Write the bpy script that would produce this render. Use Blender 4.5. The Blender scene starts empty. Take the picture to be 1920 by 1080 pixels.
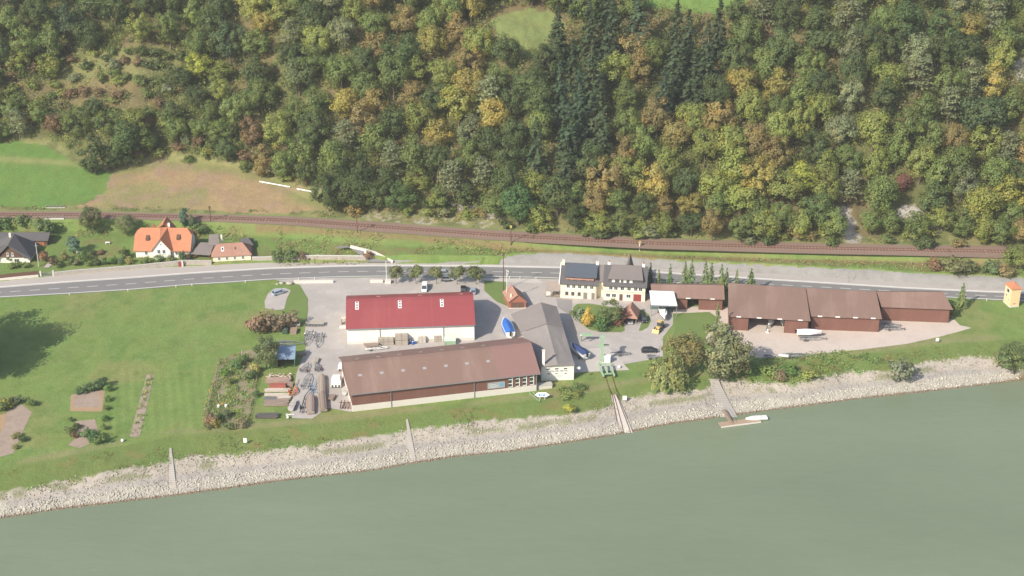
import bpy, bmesh, math, random
import numpy as np
from mathutils import Vector, Matrix
# ------------------------------------------------------------------ camera, sky, sun, exposure
S = bpy.context.scene
COL = S.collection
FOC, PITCH, CAMH = 3100.0, math.radians(26), 219.0
cam_d = bpy.data.cameras.new("camera"); cam = bpy.data.objects.new("camera", cam_d); COL.objects.link(cam)
cam.location = (0, 0, CAMH); cam.rotation_euler = (math.pi/2 - PITCH, 0, 0)
cam_d.sensor_width = 36; cam_d.lens = FOC/1920*36; cam_d.clip_start = 1; cam_d.clip_end = 6000
S.camera = cam
SUN_EL, SUN_AZ = math.radians(37), math.radians(223)
W = bpy.data.worlds.new("World"); S.world = W; W.use_nodes = True
nt = W.node_tree; sky = nt.nodes.new('ShaderNodeTexSky'); sky.sky_type = 'NISHITA'; sky.sun_disc = False
sky.sun_elevation = SUN_EL; sky.sun_rotation = SUN_AZ; sky.air_density = 1.2; sky.dust_density = 2.0
nt.links.new(sky.outputs[0], nt.nodes['Background'].inputs[0]); nt.nodes['Background'].inputs[1].default_value = 0.115
sun_d = bpy.data.lights.new("sun", 'SUN'); sun = bpy.data.objects.new("sun", sun_d); COL.objects.link(sun)
sun_d.energy = 4.2; sun_d.angle = math.radians(0.5); sun_d.color = (1.0, 0.91, 0.77)
sv = Vector((-math.sin(SUN_AZ)*math.cos(SUN_EL), -math.cos(SUN_AZ)*math.cos(SUN_EL), -math.sin(SUN_EL)))
sun.rotation_euler = sv.to_track_quat('-Z', 'Y').to_euler(); sun.location = (-200, -200, 400)
S.view_settings.view_transform = 'Standard'; S.view_settings.look = 'None'; S.view_settings.exposure = 0.5
S.view_settings.gamma = 1; S.view_settings.use_curve_mapping = False
S.render.engine = 'CYCLES'
S.cycles.max_bounces = 6; S.cycles.diffuse_bounces = 3; S.cycles.glossy_bounces = 2; S.cycles.transmission_bounces = 3
S.cycles.transparent_max_bounces = 6; S.cycles.volume_bounces = 0
rnd = random.Random(7); rng = np.random.default_rng(7)
# ------------------------------------------------------------------ photo pixel (1920 wide) -> place on the ground
CP, SP = math.cos(PITCH), math.sin(PITCH)
def ray(px, py):
    x = (px-960)/FOC; y = -(py-540)/FOC
    return (x, CP+y*SP, -SP+y*CP)
def G(px, py, z=0.0):
    a = ray(px, py); t = (z-CAMH)/a[2]
    return (a[0]*t, a[1]*t, z)
def GV(px, py, z=0.0): return Vector(G(px, py, z))
def hz(Y, py):
    a = ray(0, py); return CAMH + Y*a[2]/a[1]
def proj(X, Y, Z):
    z = Z-CAMH; fw = Y*CP - z*SP; up = Y*SP + z*CP
    return (960+FOC*X/fw, 540-FOC*up/fw)
# ------------------------------------------------------------------ terrain
def curve(pts, z):
    w = [G(x, y, z) for x, y in pts]; w.sort()
    return np.array([p[0] for p in w]), np.array([p[1] for p in w])
def cy(c, X): # linear extrapolation kept gentle outside
    return np.interp(X, c[0], c[1])
SHORE = [(0,972),(100,956),(200,944),(320,930),(400,919),(500,905),(600,893),(700,882),(770,869),(850,857),(950,847),(1050,832),(1150,816),(1200,806),(1250,796),(1300,789),(1400,775),(1500,762),(1600,749),(1700,738),(1800,727),(1920,712)]
STONE = [(0,925),(150,895),(300,870),(330,860),(480,846),(560,838),(660,826),(700,820),(760,806),(850,796),(950,788),(1000,785),(1060,780),(1120,768),(1160,752),(1200,742),(1320,730),(1345,716),(1400,715),(1480,718),(1536,709),(1590,694),(1660,697),(1711,685),(1757,673),(1835,667),(1872,670),(1920,688)]
BANK = [(0,882),(200,842),(320,820),(480,806),(640,790),(760,778),(900,762),(1000,752),(1100,738),(1200,720),(1320,708),(1400,690),(1500,677),(1650,662),(1750,648),(1920,636)]
RFAR = [(0,528),(75,521),(100,517),(200,508),(300,502),(400,498),(470,493),(690,492),(735,494),(900,496),(1050,498),(1220,503),(1450,514),(1700,531),(1920,546)]
RTOP = [(0,522),(100,512),(300,496),(470,488),(640,487),(700,484),(760,479),(830,480),(930,482),(975,476),(1040,473),(1120,477),(1200,483),(1300,489),(1450,496),(1560,502),(1640,505),(1690,510),(1800,514),(1920,520)]
RMID = [(0,426),(250,428),(450,434),(640,452),(760,462),(900,466),(1040,468),(1200,474),(1450,484),(1640,488),(1800,494),(1920,500)]
RAILN = [(0,411),(200,412),(400,417),(550,424),(670,434),(800,443),(950,454),(1200,468),(1500,477),(1700,481),(1920,487)]
RAILF = [(0,395),(200,396),(400,401),(550,405),(670,412),(800,422),(950,432),(1200,445),(1500,454),(1700,458),(1920,460)]
FOOT = [(0,264),(90,270),(150,300),(230,318),(300,300),(420,310),(500,330),(560,365),(620,388),(750,396),(900,412),(1000,428),(1200,441),(1500,451),(1920,456)]
ZW, ZR = -5.0, 4.5
cS, cST, cB, cF, cT = curve(SHORE, ZW), curve(STONE, -1.2), curve(BANK, 0), curve(RFAR, 0), curve(RTOP, 2.4)
cM, cN, cR = curve(RMID, 2.6), curve(RAILN, ZR), curve(RAILF, ZR)
def _foot():
    w = []
    for x, y in FOOT:
        a = ray(x, y); k = a[2]/a[1]; yr = 497.0
        for _ in range(6):
            Y = (CAMH-ZR+.15*yr)/(.15-k); X = a[0]/a[1]*Y; yr = float(cy(cR, X))
        w.append((X, max(Y, yr+1.5)))
    w.sort(); return np.array([p[0] for p in w]), np.array([p[1] for p in w])
cFT = _foot()
KX = [G(x, 480)[0] for x in (0, 480, 700, 760, 1920)]
def _hn(X, Y): # smooth hill relief
    return (2.6*np.sin(X*.045+1.3)*np.sin(Y*.05+.4) + 1.5*np.sin(X*.11+Y*.05) + 1.0*np.sin(X*.021-Y*.09+2))
def TZ(X, Y):
    X = np.asarray(X, float); Y = np.asarray(Y, float)
    zt = np.interp(X, KX, [.5, .5, 1.4, 2.4, 2.4]); zm = np.interp(X, KX, [1.4, 1.8, 2.3, 2.6, 2.6])
    s, st, b, f, t, m, n, r, ft = [cy(c, X) for c in (cS, cST, cB, cF, cT, cM, cN, cR, cFT)]
    t = np.maximum(t, f+.8); m = np.maximum(m, t+1.5); n = np.maximum(n, m+1.5)
    z0 = ZW + 0*X
    zf = ZR + .15*(ft-r)
    kn = [(s-60, z0-22), (s, z0), (st, 0*X-1.2), (b, 0*X), (f+.2, 0*X), (t, zt), (m, zm), (n, ZR+0*X), (r, ZR+0*X), (ft, zf)]
    Z = np.where(Y <= kn[0][0], kn[0][1], 0.0)
    for (ya, za), (yb, zb) in zip(kn[:-1], kn[1:]):
        q = (Y > ya) & (Y <= yb)
        tt = (Y-ya)/np.maximum(yb-ya, .05)
        Z = np.where(q, za+(zb-za)*np.clip(tt, 0, 1), Z)
    d = Y-ft
    hill = zf + np.where(d < 130, .64*d, .64*130+.28*(d-130)) + _hn(X, Y)*np.clip(d/14, 0, 1)
    return np.where(d > 0, hill, Z)
def tz(x, y): return float(TZ(x, y))
def hit(px, py, dz=0.0, y0=300., y1=760.):
    a = ray(px, py); Y = np.arange(y0, y1, .4); X = a[0]/a[1]*Y; Z = CAMH + a[2]/a[1]*Y
    k = np.argmax(Z < TZ(X, Y)+dz)
    return float(X[k]), float(Y[k]), tz(X[k], Y[k])
def inpoly(X, Y, P):
    c = np.zeros(X.shape, bool); n = len(P)
    for i in range(n):
        x0, y0 = P[i][:2]; x1, y1 = P[(i+1) % n][:2]
        if y0 == y1: continue
        c ^= ((y0 > Y) != (y1 > Y)) & (X < (x1-x0)*(Y-y0)/(y1-y0)+x0)
    return c
# ------------------------------------------------------------------ materials
MATS = {}
def _nodes(name):
    m = bpy.data.materials.new(name); m.use_nodes = True
    return m, m.node_tree, m.node_tree.nodes['Principled BSDF']
def N(t, kind, **kw):
    n = t.nodes.new('ShaderNode'+kind)
    for k, v in kw.items(): setattr(n, k, v)
    return n
def mathn(t, op, a, b=None):
    n = N(t, 'Math', operation=op)
    for i, v in enumerate((a, b)):
        if v is None: continue
        if isinstance(v, (int, float)): n.inputs[i].default_value = v
        else: t.links.new(v, n.inputs[i])
    return n.outputs[0]
def noise(t, vec, scale, detail=4, rough=.6):
    n = N(t, 'TexNoise'); n.inputs['Scale'].default_value = scale; n.inputs['Detail'].default_value = detail
    n.inputs['Roughness'].default_value = rough; t.links.new(vec, n.inputs['Vector']); return n.outputs['Fac']
def scalecol(t, col, fac):
    n = N(t, 'VectorMath', operation='SCALE')
    if isinstance(col, tuple): n.inputs[0].default_value = col[:3]
    else: t.links.new(col, n.inputs[0])
    t.links.new(fac, n.inputs['Scale']); return n.outputs[0]
def M(name, col, rough=.7, var=.2, scale=1.5, stretch=(1,1,1), fine=.08, metal=0., bump=0., spec=.3, lines=0., lscale=1.0, laxis='X', col2=None, wear=0.):
    """weathered painted/mineral surface: blotches, fine grain and optional corrugation"""
    if name in MATS: return MATS[name]
    m, t, b = _nodes(name)
    tc = N(t, 'TexCoord'); mp = N(t, 'Mapping'); mp.inputs['Scale'].default_value = stretch
    t.links.new(tc.outputs['Object'], mp.inputs['Vector']); v = mp.outputs[0]
    f = mathn(t, 'ADD', 1-var*.5-fine*.5, mathn(t, 'MULTIPLY', noise(t, v, scale*.25, 5, .65), var))
    f = mathn(t, 'ADD', f, mathn(t, 'MULTIPLY', noise(t, tc.outputs['Object'], scale*4, 3), fine))
    base = (*col, 1)
    if col2:
        mx = N(t, 'Mix', data_type='RGBA'); mx.inputs[6].default_value = (*col, 1); mx.inputs[7].default_value = (*col2, 1)
        r = N(t, 'ValToRGB'); r.color_ramp.elements[0].position = .48; r.color_ramp.elements[1].position = .68
        t.links.new(noise(t, v, scale*.6, 6, .7), r.inputs[0])
        t.links.new(mathn(t, 'MULTIPLY', r.outputs[0], wear or .6), mx.inputs[0]); base = mx.outputs[2]
    if lines:
        w = N(t, 'TexWave', wave_type='BANDS', bands_direction=laxis, wave_profile='SAW'); w.inputs['Scale'].default_value = lscale
        t.links.new(tc.outputs['Object'], w.inputs['Vector'])
        f = mathn(t, 'MULTIPLY', f, mathn(t, 'ADD', 1-lines*.5, mathn(t, 'MULTIPLY', w.outputs['Fac'], lines)))
    t.links.new(scalecol(t, base, f), b.inputs['Base Color'])
    b.inputs['Roughness'].default_value = rough; b.inputs['Metallic'].default_value = metal
    b.inputs['Specular IOR Level'].default_value = spec
    if bump:
        bp = N(t, 'Bump'); bp.inputs['Strength'].default_value = .6; bp.inputs['Distance'].default_value = bump
        t.links.new(noise(t, tc.outputs['Object'], scale*3, 4), bp.inputs['Height']); t.links.new(bp.outputs[0], b.inputs['Normal'])
    MATS[name] = m; return m
def leafmat(name, attr=False, trans=.45):
    if name in MATS: return MATS[name]
    m, t, b = _nodes(name)
    if attr: a = N(t, 'Attribute'); a.attribute_name = 'Col'; c = a.outputs['Color']
    else: c = N(t, 'ObjectInfo').outputs['Color']
    g = N(t, 'NewGeometry'); tc = N(t, 'TexCoord')
    f = mathn(t, 'ADD', 1.75, mathn(t, 'MULTIPLY', g.outputs['Random Per Island'], .8))
    cl = mathn(t, 'ADD', .6, mathn(t, 'MULTIPLY', noise(t, g.outputs['Position'], .45, 3), .8))
    f = mathn(t, 'MULTIPLY', f, cl)
    warm = N(t, 'VectorMath', operation='MULTIPLY'); t.links.new(c, warm.inputs[0]); warm.inputs[1].default_value = (1.45, 1.16, .85)
    wr = N(t, 'ValToRGB'); wr.color_ramp.elements[0].position = .50; wr.color_ramp.elements[1].position = .74; t.links.new(noise(t, g.outputs['Position'], .22, 4, .65), wr.inputs[0])
    mxw = N(t, 'Mix', data_type='RGBA'); t.links.new(wr.outputs[0], mxw.inputs[0]); t.links.new(c, mxw.inputs[6]); t.links.new(warm.outputs[0], mxw.inputs[7])
    hs = N(t, 'HueSaturation'); t.links.new(mxw.outputs[2], hs.inputs['Color'])
    h = mathn(t, 'ADD', .46, mathn(t, 'MULTIPLY', noise(t, g.outputs['Position'], .35, 3), .075)); t.links.new(h, hs.inputs['Hue']); t.links.new(mathn(t, 'ADD', .78, mathn(t, 'MULTIPLY', noise(t, g.outputs['Position'], .16, 3), .3)), hs.inputs['Saturation'])
    cc = scalecol(t, hs.outputs[0], f)
    t.links.new(cc, b.inputs['Base Color']); b.inputs['Roughness'].default_value = .6; b.inputs['Specular IOR Level'].default_value = .25
    tr = N(t, 'BsdfTranslucent'); t.links.new(cc, tr.inputs[0]); mx = N(t, 'MixShader'); mx.inputs[0].default_value = trans
    t.links.new(b.outputs[0], mx.inputs[1]); t.links.new(tr.outputs[0], mx.inputs[2]); t.links.new(mx.outputs[0], t.nodes['Material Output'].inputs[0])
    MATS[name] = m; return m
# ------------------------------------------------------------------ object helpers
def tag(o, label=None, cat=None, group=None, kind=None):
    if label: o['label'] = label
    if cat: o['category'] = cat
    if group: o['group'] = group
    if kind: o['kind'] = kind
    return o
def thing(name, label, cat, loc, rz=0.0, group=None):
    o = bpy.data.objects.new(name, None); COL.objects.link(o); o.location = loc; o.rotation_euler = (0, 0, rz)
    o.empty_display_size = .5; return tag(o, label, cat, group)
def npmesh(name, V, Fq, mat, parent=None, cols=None, smooth=False):
    """V (n,3), Fq (m,k) all faces of k corners"""
    me = bpy.data.meshes.new(name); V = np.asarray(V, np.float32); Fq = np.asarray(Fq, np.int32)
    me.vertices.add(len(V)); me.vertices.foreach_set('co', V.ravel())
    k = Fq.shape[1]; me.loops.add(Fq.size); me.loops.foreach_set('vertex_index', Fq.ravel())
    me.polygons.add(len(Fq)); me.polygons.foreach_set('loop_start', np.arange(0, Fq.size, k, dtype=np.int32))
    me.polygons.foreach_set('loop_total', np.full(len(Fq), k, np.int32))
    if smooth: me.polygons.foreach_set('use_smooth', np.ones(len(Fq), bool))
    me.update(calc_edges=True)
    if cols is not None:
        a = me.color_attributes.new('Col', 'FLOAT_COLOR', 'POINT'); c = np.ones((len(V), 4), np.float32); c[:, :3] = cols
        a.data.foreach_set('color', c.ravel())
    if mat: me.materials.append(mat)
    if parent is False: return me
    o = bpy.data.objects.new(name, me); COL.objects.link(o); o.parent = parent; return o
class MB:
    """collects faces of one part in local metres"""
    def __init__(s): s.v = []; s.f = []
    def add(s, vs, fs):
        n = len(s.v); s.v += [tuple(p) for p in vs]; s.f += [tuple(i+n for i in f) for f in fs]; return s
    def box(s, x0, x1, y0, y1, z0, z1, M4=None):
        vs = [(x, y, z) for z in (z0, z1) for y in (y0, y1) for x in (x0, x1)]
        if M4: vs = [M4 @ Vector(p) for p in vs]
        return s.add(vs, [(0,2,3,1),(4,5,7,6),(0,1,5,4),(2,6,7,3),(0,4,6,2),(1,3,7,5)])
    def loft(s, rings, closed=True, caps=True):
        n = len(rings[0]); vs = [p for r in rings for p in r]; fs = []
        for i in range(len(rings)-1):
            for j in range(n if closed else n-1):
                a = i*n+j; b = i*n+(j+1) % n; fs.append((a, b, b+n, a+n))
        if caps: fs += [tuple(range(n))[::-1], tuple(range((len(rings)-1)*n, len(rings)*n))]
        return s.add(vs, fs)
    def prism(s, poly, z0, z1):
        return s.loft([[(x, y, z0) for x, y in poly], [(x, y, z1) for x, y in poly]])
    def tube(s, a, b, r0, r1=None, n=8):
        a, b = Vector(a), Vector(b); r1 = r0 if r1 is None else r1; d = (b-a).normalized()
        u = d.cross(Vector((0, 0, 1))) if abs(d.z) < .95 else d.cross(Vector((1, 0, 0))); u.normalize(); w = d.cross(u)
        R = [[c + (u*math.cos(k*2*math.pi/n)+w*math.sin(k*2*math.pi/n))*r for k in range(n)] for c, r in ((a, r0), (b, r1))]
        return s.loft(R)
    def beam(s, a, b, w, h):
        a, b = Vector(a), Vector(b); d = (b-a).normalized()
        u = d.cross(Vector((0, 0, 1))) if abs(d.z) < .95 else Vector((1, 0, 0)); u.normalize(); v = u.cross(d)
        return s.loft([[c+u*(i*w/2)+v*(j*h/2) for i, j in ((-1,-1),(1,-1),(1,1),(-1,1))] for c in (a, b)])
    def slab(s, pts, th=.15):
        """thick sheet under the given 3d polygon"""
        n = len(pts); vs = [tuple(p) for p in pts]+[(p[0], p[1], p[2]-th) for p in pts]
        fs = [tuple(range(n)), tuple(range(2*n-1, n-1, -1))]+[(i, i+n, (i+1) % n+n, (i+1) % n) for i in range(n)]
        return s.add(vs, fs)
    def blob(s, c, r, n=8, m=5, jit=.0, rr=None):
        rr = rr or rnd; R = []
        for i in range(1, m):
            th = math.pi*i/m
            R.append([(c[0]+r[0]*math.sin(th)*math.cos(k*2*math.pi/n)*(1+rr.uniform(-jit, jit)), c[1]+r[1]*math.sin(th)*math.sin(k*2*math.pi/n)*(1+rr.uniform(-jit, jit)), c[2]-r[2]*math.cos(th)) for k in range(n)])
        return s.loft(R)
    def build(s, name, mat, parent=None, bevel=0, smooth=False):
        me = bpy.data.meshes.new(name); me.from_pydata(s.v, [], s.f); me.materials.append(mat)
        bm = bmesh.new(); bm.from_mesh(me); bmesh.ops.recalc_face_normals(bm, faces=bm.faces); bm.to_mesh(me); bm.free()
        if smooth: me.polygons.foreach_set('use_smooth', [True]*len(me.polygons))
        me.update(); o = bpy.data.objects.new(name, me); COL.objects.link(o); o.parent = parent
        if bevel: bv = o.modifiers.new('bevel', 'BEVEL'); bv.width = bevel; bv.segments = 2; bv.limit_method = 'ANGLE'
        return o
def sheet(name, px, mat, z=0.0, off=.03, kind='structure', world=False, label=None):
    P = [(p[0], p[1], z+off) for p in px] if world else [(*G(x, y, z)[:2], z+off) for x, y in px]
    me = bpy.data.meshes.new(name); bm = bmesh.new(); vs = [bm.verts.new(p) for p in P]; f = bm.faces.new(vs)
    if f.normal.z < 0: f.normal_flip()
    bm.normal_update(); bmesh.ops.triangulate(bm, faces=bm.faces, ngon_method='EAR_CLIP')
    for f in bm.faces:
        f.normal_update()
        if f.normal.z < 0: f.normal_flip()
    bm.to_mesh(me); bm.free(); me.materials.append(mat); o = bpy.data.objects.new(name, me); COL.objects.link(o)
    o['kind'] = kind; return o
def line_px(a, b, n): return [(a[0]+(b[0]-a[0])*k/n, a[1]+(b[1]-a[1])*k/n) for k in range(n+1)]
def interp_px(pts, x): return float(np.interp(x, [p[0] for p in pts], [p[1] for p in pts]))
# ------------------------------------------------------------------ ground sheet
_lat = np.random.default_rng(3).random((8, 256, 256))
def vn(X, Y, sc, k=0):
    x = np.asarray(X)/sc+1000.; y = np.asarray(Y)/sc+1000.; i = np.floor(x).astype(int); j = np.floor(y).astype(int); fx = x-i; fy = y-j
    fx = fx*fx*(3-2*fx); fy = fy*fy*(3-2*fy); L = _lat[k]; i %= 256; j %= 256; i1 = (i+1) % 256; j1 = (j+1) % 256
    return (L[i, j]*(1-fx)+L[i1, j]*fx)*(1-fy)+(L[i, j1]*(1-fx)+L[i1, j1]*fx)*fy
def fbm(X, Y, sc, k=0): return vn(X, Y, sc, k)*.5+vn(X, Y, sc/2.1, (k+1) % 8)*.3+vn(X, Y, sc/4.3, (k+2) % 8)*.2
def mixc(C, col, m): return C*(1-m[..., None])+np.array(col)*m[..., None]
def sst(x, a, b): t = np.clip((x-a)/(b-a), 0, 1); return t*t*(3-2*t)
MEADOW = [(-300,263),(-10,263),(90,272),(128,300),(160,318),(215,325),(225,345),(190,370),(140,384),(60,389),(-300,392)]
FIELD = [(215,325),(250,300),(300,285),(380,292),(470,305),(540,345),(600,352),(640,392),(520,400),(380,394),(140,390),(190,370)]
CLEAR1 = [(918,40),(940,28),(985,18),(1040,24),(1062,48),(1040,72),(1015,98),(985,108),(955,92),(930,72)]
CLEAR2 = [(1190,-30),(1185,8),(1240,18),(1290,26),(1345,28),(1395,16),(1415,-30)]
TERR1 = [(120,130),(200,92),(300,85),(350,110),(330,140),(250,150),(180,165),(90,160)]
TERR2 = [(0,160),(120,150),(260,150),(330,215),(230,215),(120,190),(0,185)]
def ground_color(X, Y, Z):
    px, py = proj(X, Y, Z)
    n1, n2, n3 = fbm(X, Y, 18, 0), fbm(X, Y, 5, 2), fbm(X, Y, 1.6, 4)
    C = np.zeros(X.shape+(3,))+np.array((.168, .240, .070))
    C = mixc(C, (.25, .235, .10), sst(n1, .48, .70)*.5); C = mixc(C, (.105, .185, .046), sst(n2, .5, .75)*.5)
    C = mixc(C, (.24, .21, .10), sst(n3, .62, .85)*.35)
    s, st, b, f, t, m, n, r, ft = [cy(c, X) for c in (cS, cST, cB, cF, cT, cM, cN, cR, cFT)]; t = np.maximum(t, f+.8)
    j = (n3-.5)*3.0+(n2-.5)*4
    # worn track along the top of the bank
    C = mixc(C, (.25, .23, .12), (1-sst(np.abs(Y-b-2.2+(n2-.5)*2), .6, 2.4))*.55*sst(n1, .35, .5))
    # herbs on the bank
    q = sst(Y, st-1, st+1)*(1-sst(Y, b-.5, b+1.0)); C = mixc(C, (.135, .185, .055), q*.8); C = mixc(C, (.24, .17, .08), q*sst(n2, .6, .75)*.45)
    # rubble, gravel and the pale stone facing
    e = st+j*.8; C = mixc(C, (.40, .36, .31), 1-sst(Y, e-.5, e+.5))
    w = (st-s)
    g = s+w*.55+j*.3; C = mixc(C, (.32, .30, .28), (1-sst(Y, g-.6, g+1.2))*.85); C = mixc(C, (.15, .17, .07), (1-sst(np.abs(Y-g-1.5), .3, 1.6))*sst(n2, .5, .62)*.7)
    g = s+w*.34+j*.3; C = mixc(C, (.385, .365, .32), 1-sst(Y, g-.6, g+1.5))
    C = mixc(C, (.16, .115, .075), 1-sst(Y, s+.1, s+.9))
    # slope between road and railway
    q = sst(Y, t+.2, t+1.2)*(1-sst(Y, n-.8, n+.3)); C = mixc(C, (.13, .19, .055), q*.5); C = mixc(C, (.22, .155, .085), q*sst(n2, .52, .7)*.5)
    q2 = sst(np.abs(Y-n+.8), 2.2, .4)*(px > 480); C = mixc(C, (.24, .13, .085), q2*.55)
    # beyond the railway
    q = sst(Y, r-.2, r+.8); C = mixc(C, (.24, .20, .11), q*.6)
    C = mixc(C, (.10, .115, .045), q*sst(n2, .42, .6)*.7)
    h = sst(Y, ft-1, ft+4); C = mixc(C, (.11, .115, .045), h*.9); C = mixc(C, (.18, .13, .075), h*sst(n1, .48, .62)*.6)
    for P, c, k in ((MEADOW, (.125, .215, .055), .95), (FIELD, (.335, .235, .135), .85), (CLEAR1, (.17, .21, .075), .9), (CLEAR2, (.13, .225, .06), .9), (TERR1, (.19, .19, .08), .7), (TERR2, (.17, .135, .07), .7)):
        pj, qj = px+(n2-.5)*26+(n3-.5)*12, py+(n1-.5)*12+(n3-.5)*7
        C = mixc(C, c, inpoly(pj, qj, P)*k*(.85+.3*n3))
        if P is FIELD:
            i = inpoly(pj, qj, P); C = mixc(C, (.17, .21, .075), i*sst(n1, .5, .66)*.5); C = mixc(C, (.16, .21, .07), i*(1-sst(py-np.interp(px, [f[0] for f in FOOT], [f[1] for f in FOOT]), 6, 24))*.6); C = mixc(C, (.30, .20, .16), i*sst(n2, .55, .7)*.5)
        if P is MEADOW: C = mixc(C, (.26, .26, .11), inpoly(px, py, P)*(1-sst(np.abs(py-(298+px*.06)), 2, 9))*.7)
    # bare rock showing low on the right-hand slope
    for cx, cyy, rx, ry in ((1583, 398, 14, 16), (1592, 425, 13, 22), (1600, 445, 16, 12), (1705, 400, 26, 17), (1755, 425, 10, 14), (925, 405, 18, 5), (860, 388, 30, 6), (1915, 130, 12, 22)):
        d = ((px-cx)/rx)**2+((py-cyy)/ry)**2+(n3-.5)*1.2; C = mixc(C, (.36, .335, .31), (1-sst(d, .6, 1.2))*.9)
    q = (px > 670)*(px < 950)*sst(Y, r, r+.6)*(1-sst(Y, r+5, r+7)); C = mixc(C, (.36, .33, .28), q*sst(n3, .5, .62)*.8)
    mow = inpoly(px, py, [(292,700),(402,690),(380,800),(268,818)]) | inpoly(px, py, [(205,690),(272,690),(240,815),(205,825)])
    C = C*(1+.07*np.sin((X*.97+Y*.22)*2.6)*mow)[..., None]
    return C*(.9+.2*n3[..., None])
xs = np.concatenate([np.arange(-620, -190, 9), np.arange(-190, 190, .62), np.arange(190, 621, 9)])
ys = np.concatenate([np.arange(150, 318, 12), np.arange(318, 520, .62), np.arange(520, 640, 1.1), np.arange(640, 1100, 14)])
GX, GY = np.meshgrid(xs, ys); GZ = TZ(GX, GY)
GZ = GZ + np.where(GY > cy(cFT, GX)+2, (fbm(GX, GY, 6, 1)-.5)*1.6, 0) + np.where(GY < cy(cST, GX), (fbm(GX, GY, 2, 1)-.5)*.35, 0)
_f, _t = cy(cF, GX), np.maximum(cy(cT, GX), cy(cF, GX)+.8); GZ = GZ - .55*((GY > _f-.1) & (GY < _t-.3) & (GX > G(700, 480, 1)[0]))
GC = ground_color(GX, GY, GZ); nx, ny = len(xs), len(ys)
idx = np.arange(nx*ny).reshape(ny, nx)
FQ = np.stack([idx[:-1, :-1], idx[:-1, 1:], idx[1:, 1:], idx[1:, :-1]], -1).reshape(-1, 4)
def ground_mat():
    m, t, b = _nodes('ground'); a = N(t, 'Attribute'); a.attribute_name = 'Col'; g = N(t, 'NewGeometry'); p = g.outputs['Position']
    mp = N(t, 'Mapping'); mp.inputs['Scale'].default_value = (1, .35, 1); mp.inputs['Rotation'].default_value = (0, 0, .2); t.links.new(p, mp.inputs[0])
    f = mathn(t, 'ADD', .55, mathn(t, 'MULTIPLY', noise(t, p, .9, 6, .75), .55))
    f = mathn(t, 'ADD', f, mathn(t, 'MULTIPLY', noise(t, mp.outputs[0], .25, 4), .36))
    hs = N(t, 'HueSaturation'); t.links.new(a.outputs['Color'], hs.inputs['Color'])
    t.links.new(mathn(t, 'ADD', .47, mathn(t, 'MULTIPLY', noise(t, p, .12, 4), .06)), hs.inputs['Hue'])
    t.links.new(scalecol(t, hs.outputs[0], f), b.inputs['Base Color']); b.inputs['Roughness'].default_value = .9; b.inputs['Specular IOR Level'].default_value = .1
    bp = N(t, 'Bump'); bp.inputs['Strength'].default_value = .7; bp.inputs['Distance'].default_value = .35
    t.links.new(noise(t, p, 1.3, 5, .7), bp.inputs['Height']); t.links.new(bp.outputs[0], b.inputs['Normal']); return m
MG = ground_mat()
ground = npmesh('ground', np.stack([GX, GY, GZ], -1).reshape(-1, 3), FQ, MG, None, GC.reshape(-1, 3), True); ground['kind'] = 'structure'
# water
def water_mat():
    m, t, b = _nodes('water'); g = N(t, 'NewGeometry'); p = g.outputs['Position']
    mp = N(t, 'Mapping'); mp.inputs['Scale'].default_value = (.35, 1, 1); mp.inputs['Rotation'].default_value = (0, 0, .12); t.links.new(p, mp.inputs[0])
    f = mathn(t, 'ADD', .74, mathn(t, 'MULTIPLY', mathn(t, 'ADD', noise(t, mp.outputs[0], .025, 5), mathn(t, 'MULTIPLY', noise(t, mp.outputs[0], .5, 5, .7), .35)), .38))
    t.links.new(scalecol(t, (.178, .218, .145, 1), f), b.inputs['Base Color']); b.inputs['Roughness'].default_value = .22; b.inputs['Specular IOR Level'].default_value = .5
    b.inputs['IOR'].default_value = 1.33
    bp = N(t, 'Bump'); bp.inputs['Strength'].default_value = .45; bp.inputs['Distance'].default_value = .15
    h = mathn(t, 'ADD', noise(t, mp.outputs[0], 1.1, 4, .6), mathn(t, 'MULTIPLY', noise(t, mp.outputs[0], .12, 3), 1.5))
    t.links.new(h, bp.inputs['Height']); t.links.new(bp.outputs[0], b.inputs['Normal']); return m
MWAT = water_mat()
npmesh('river', [(-900, -700, ZW), (900, -700, ZW), (900, 470, ZW), (-900, 470, ZW)], [(0, 1, 2, 3)], MWAT)['kind'] = 'structure'
# ------------------------------------------------------------------ paved surfaces
m_asph = M('asphalt', (.205, .20, .198), .85, .25, .4, (.3, 1, 1), .12, col2=(.17, .165, .165), wear=.5)
m_side = M('pavement', (.40, .37, .345), .9, .2, .6, (.3, 1, 1), .1)
m_yard = M('yard_asphalt', (.39, .36, .34), .9, .5, .35, (1, 1, 1), .12, col2=(.48, .44, .415), wear=.7)
m_grav = M('gravel', (.53, .455, .40), .95, .25, .25, (1, 1, 1), .16, col2=(.45, .39, .34), wear=.6)
m_kerb = M('kerb_stone', (.62, .60, .57), .8, .15, 1)
m_line = M('road_paint', (.72, .72, .70), .6, .25, 1.2)
m_reve = M('sprayed_concrete', (.265, .26, .25), .95, .45, .5, (1, 1, 1), .2, bump=.2, col2=(.22, .21, .2), wear=.8)
m_ball = M('ballast', (.235, .165, .13), .95, .3, .7, (.3, 1, 1), .2, bump=.1)
m_conc = M('concrete', (.46, .44, .41), .85, .25, .8, fine=.1)
m_cpale = M('pale_concrete', (.62, .585, .54), .85, .2, .8, fine=.1)
NEARL = [(-60,569),(0,557),(120,550.5),(240,543),(360,533),(430,529),(500,524),(620,519.5),(700,518),(900,518),(1000,520),(1060,522),(1230,528),(1450,541),(1700,553),(1850,561),(1980,567)]  # near white line
FARL = [(-60,547),(0,540),(120,530.5),(240,522.5),(360,513.5),(500,505),(620,501),(700,499.5),(900,500.5),(1060,503.5),(1230,512),(1450,526),(1700,541.5),(1850,548.5),(1980,553)]     # far white line
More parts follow.
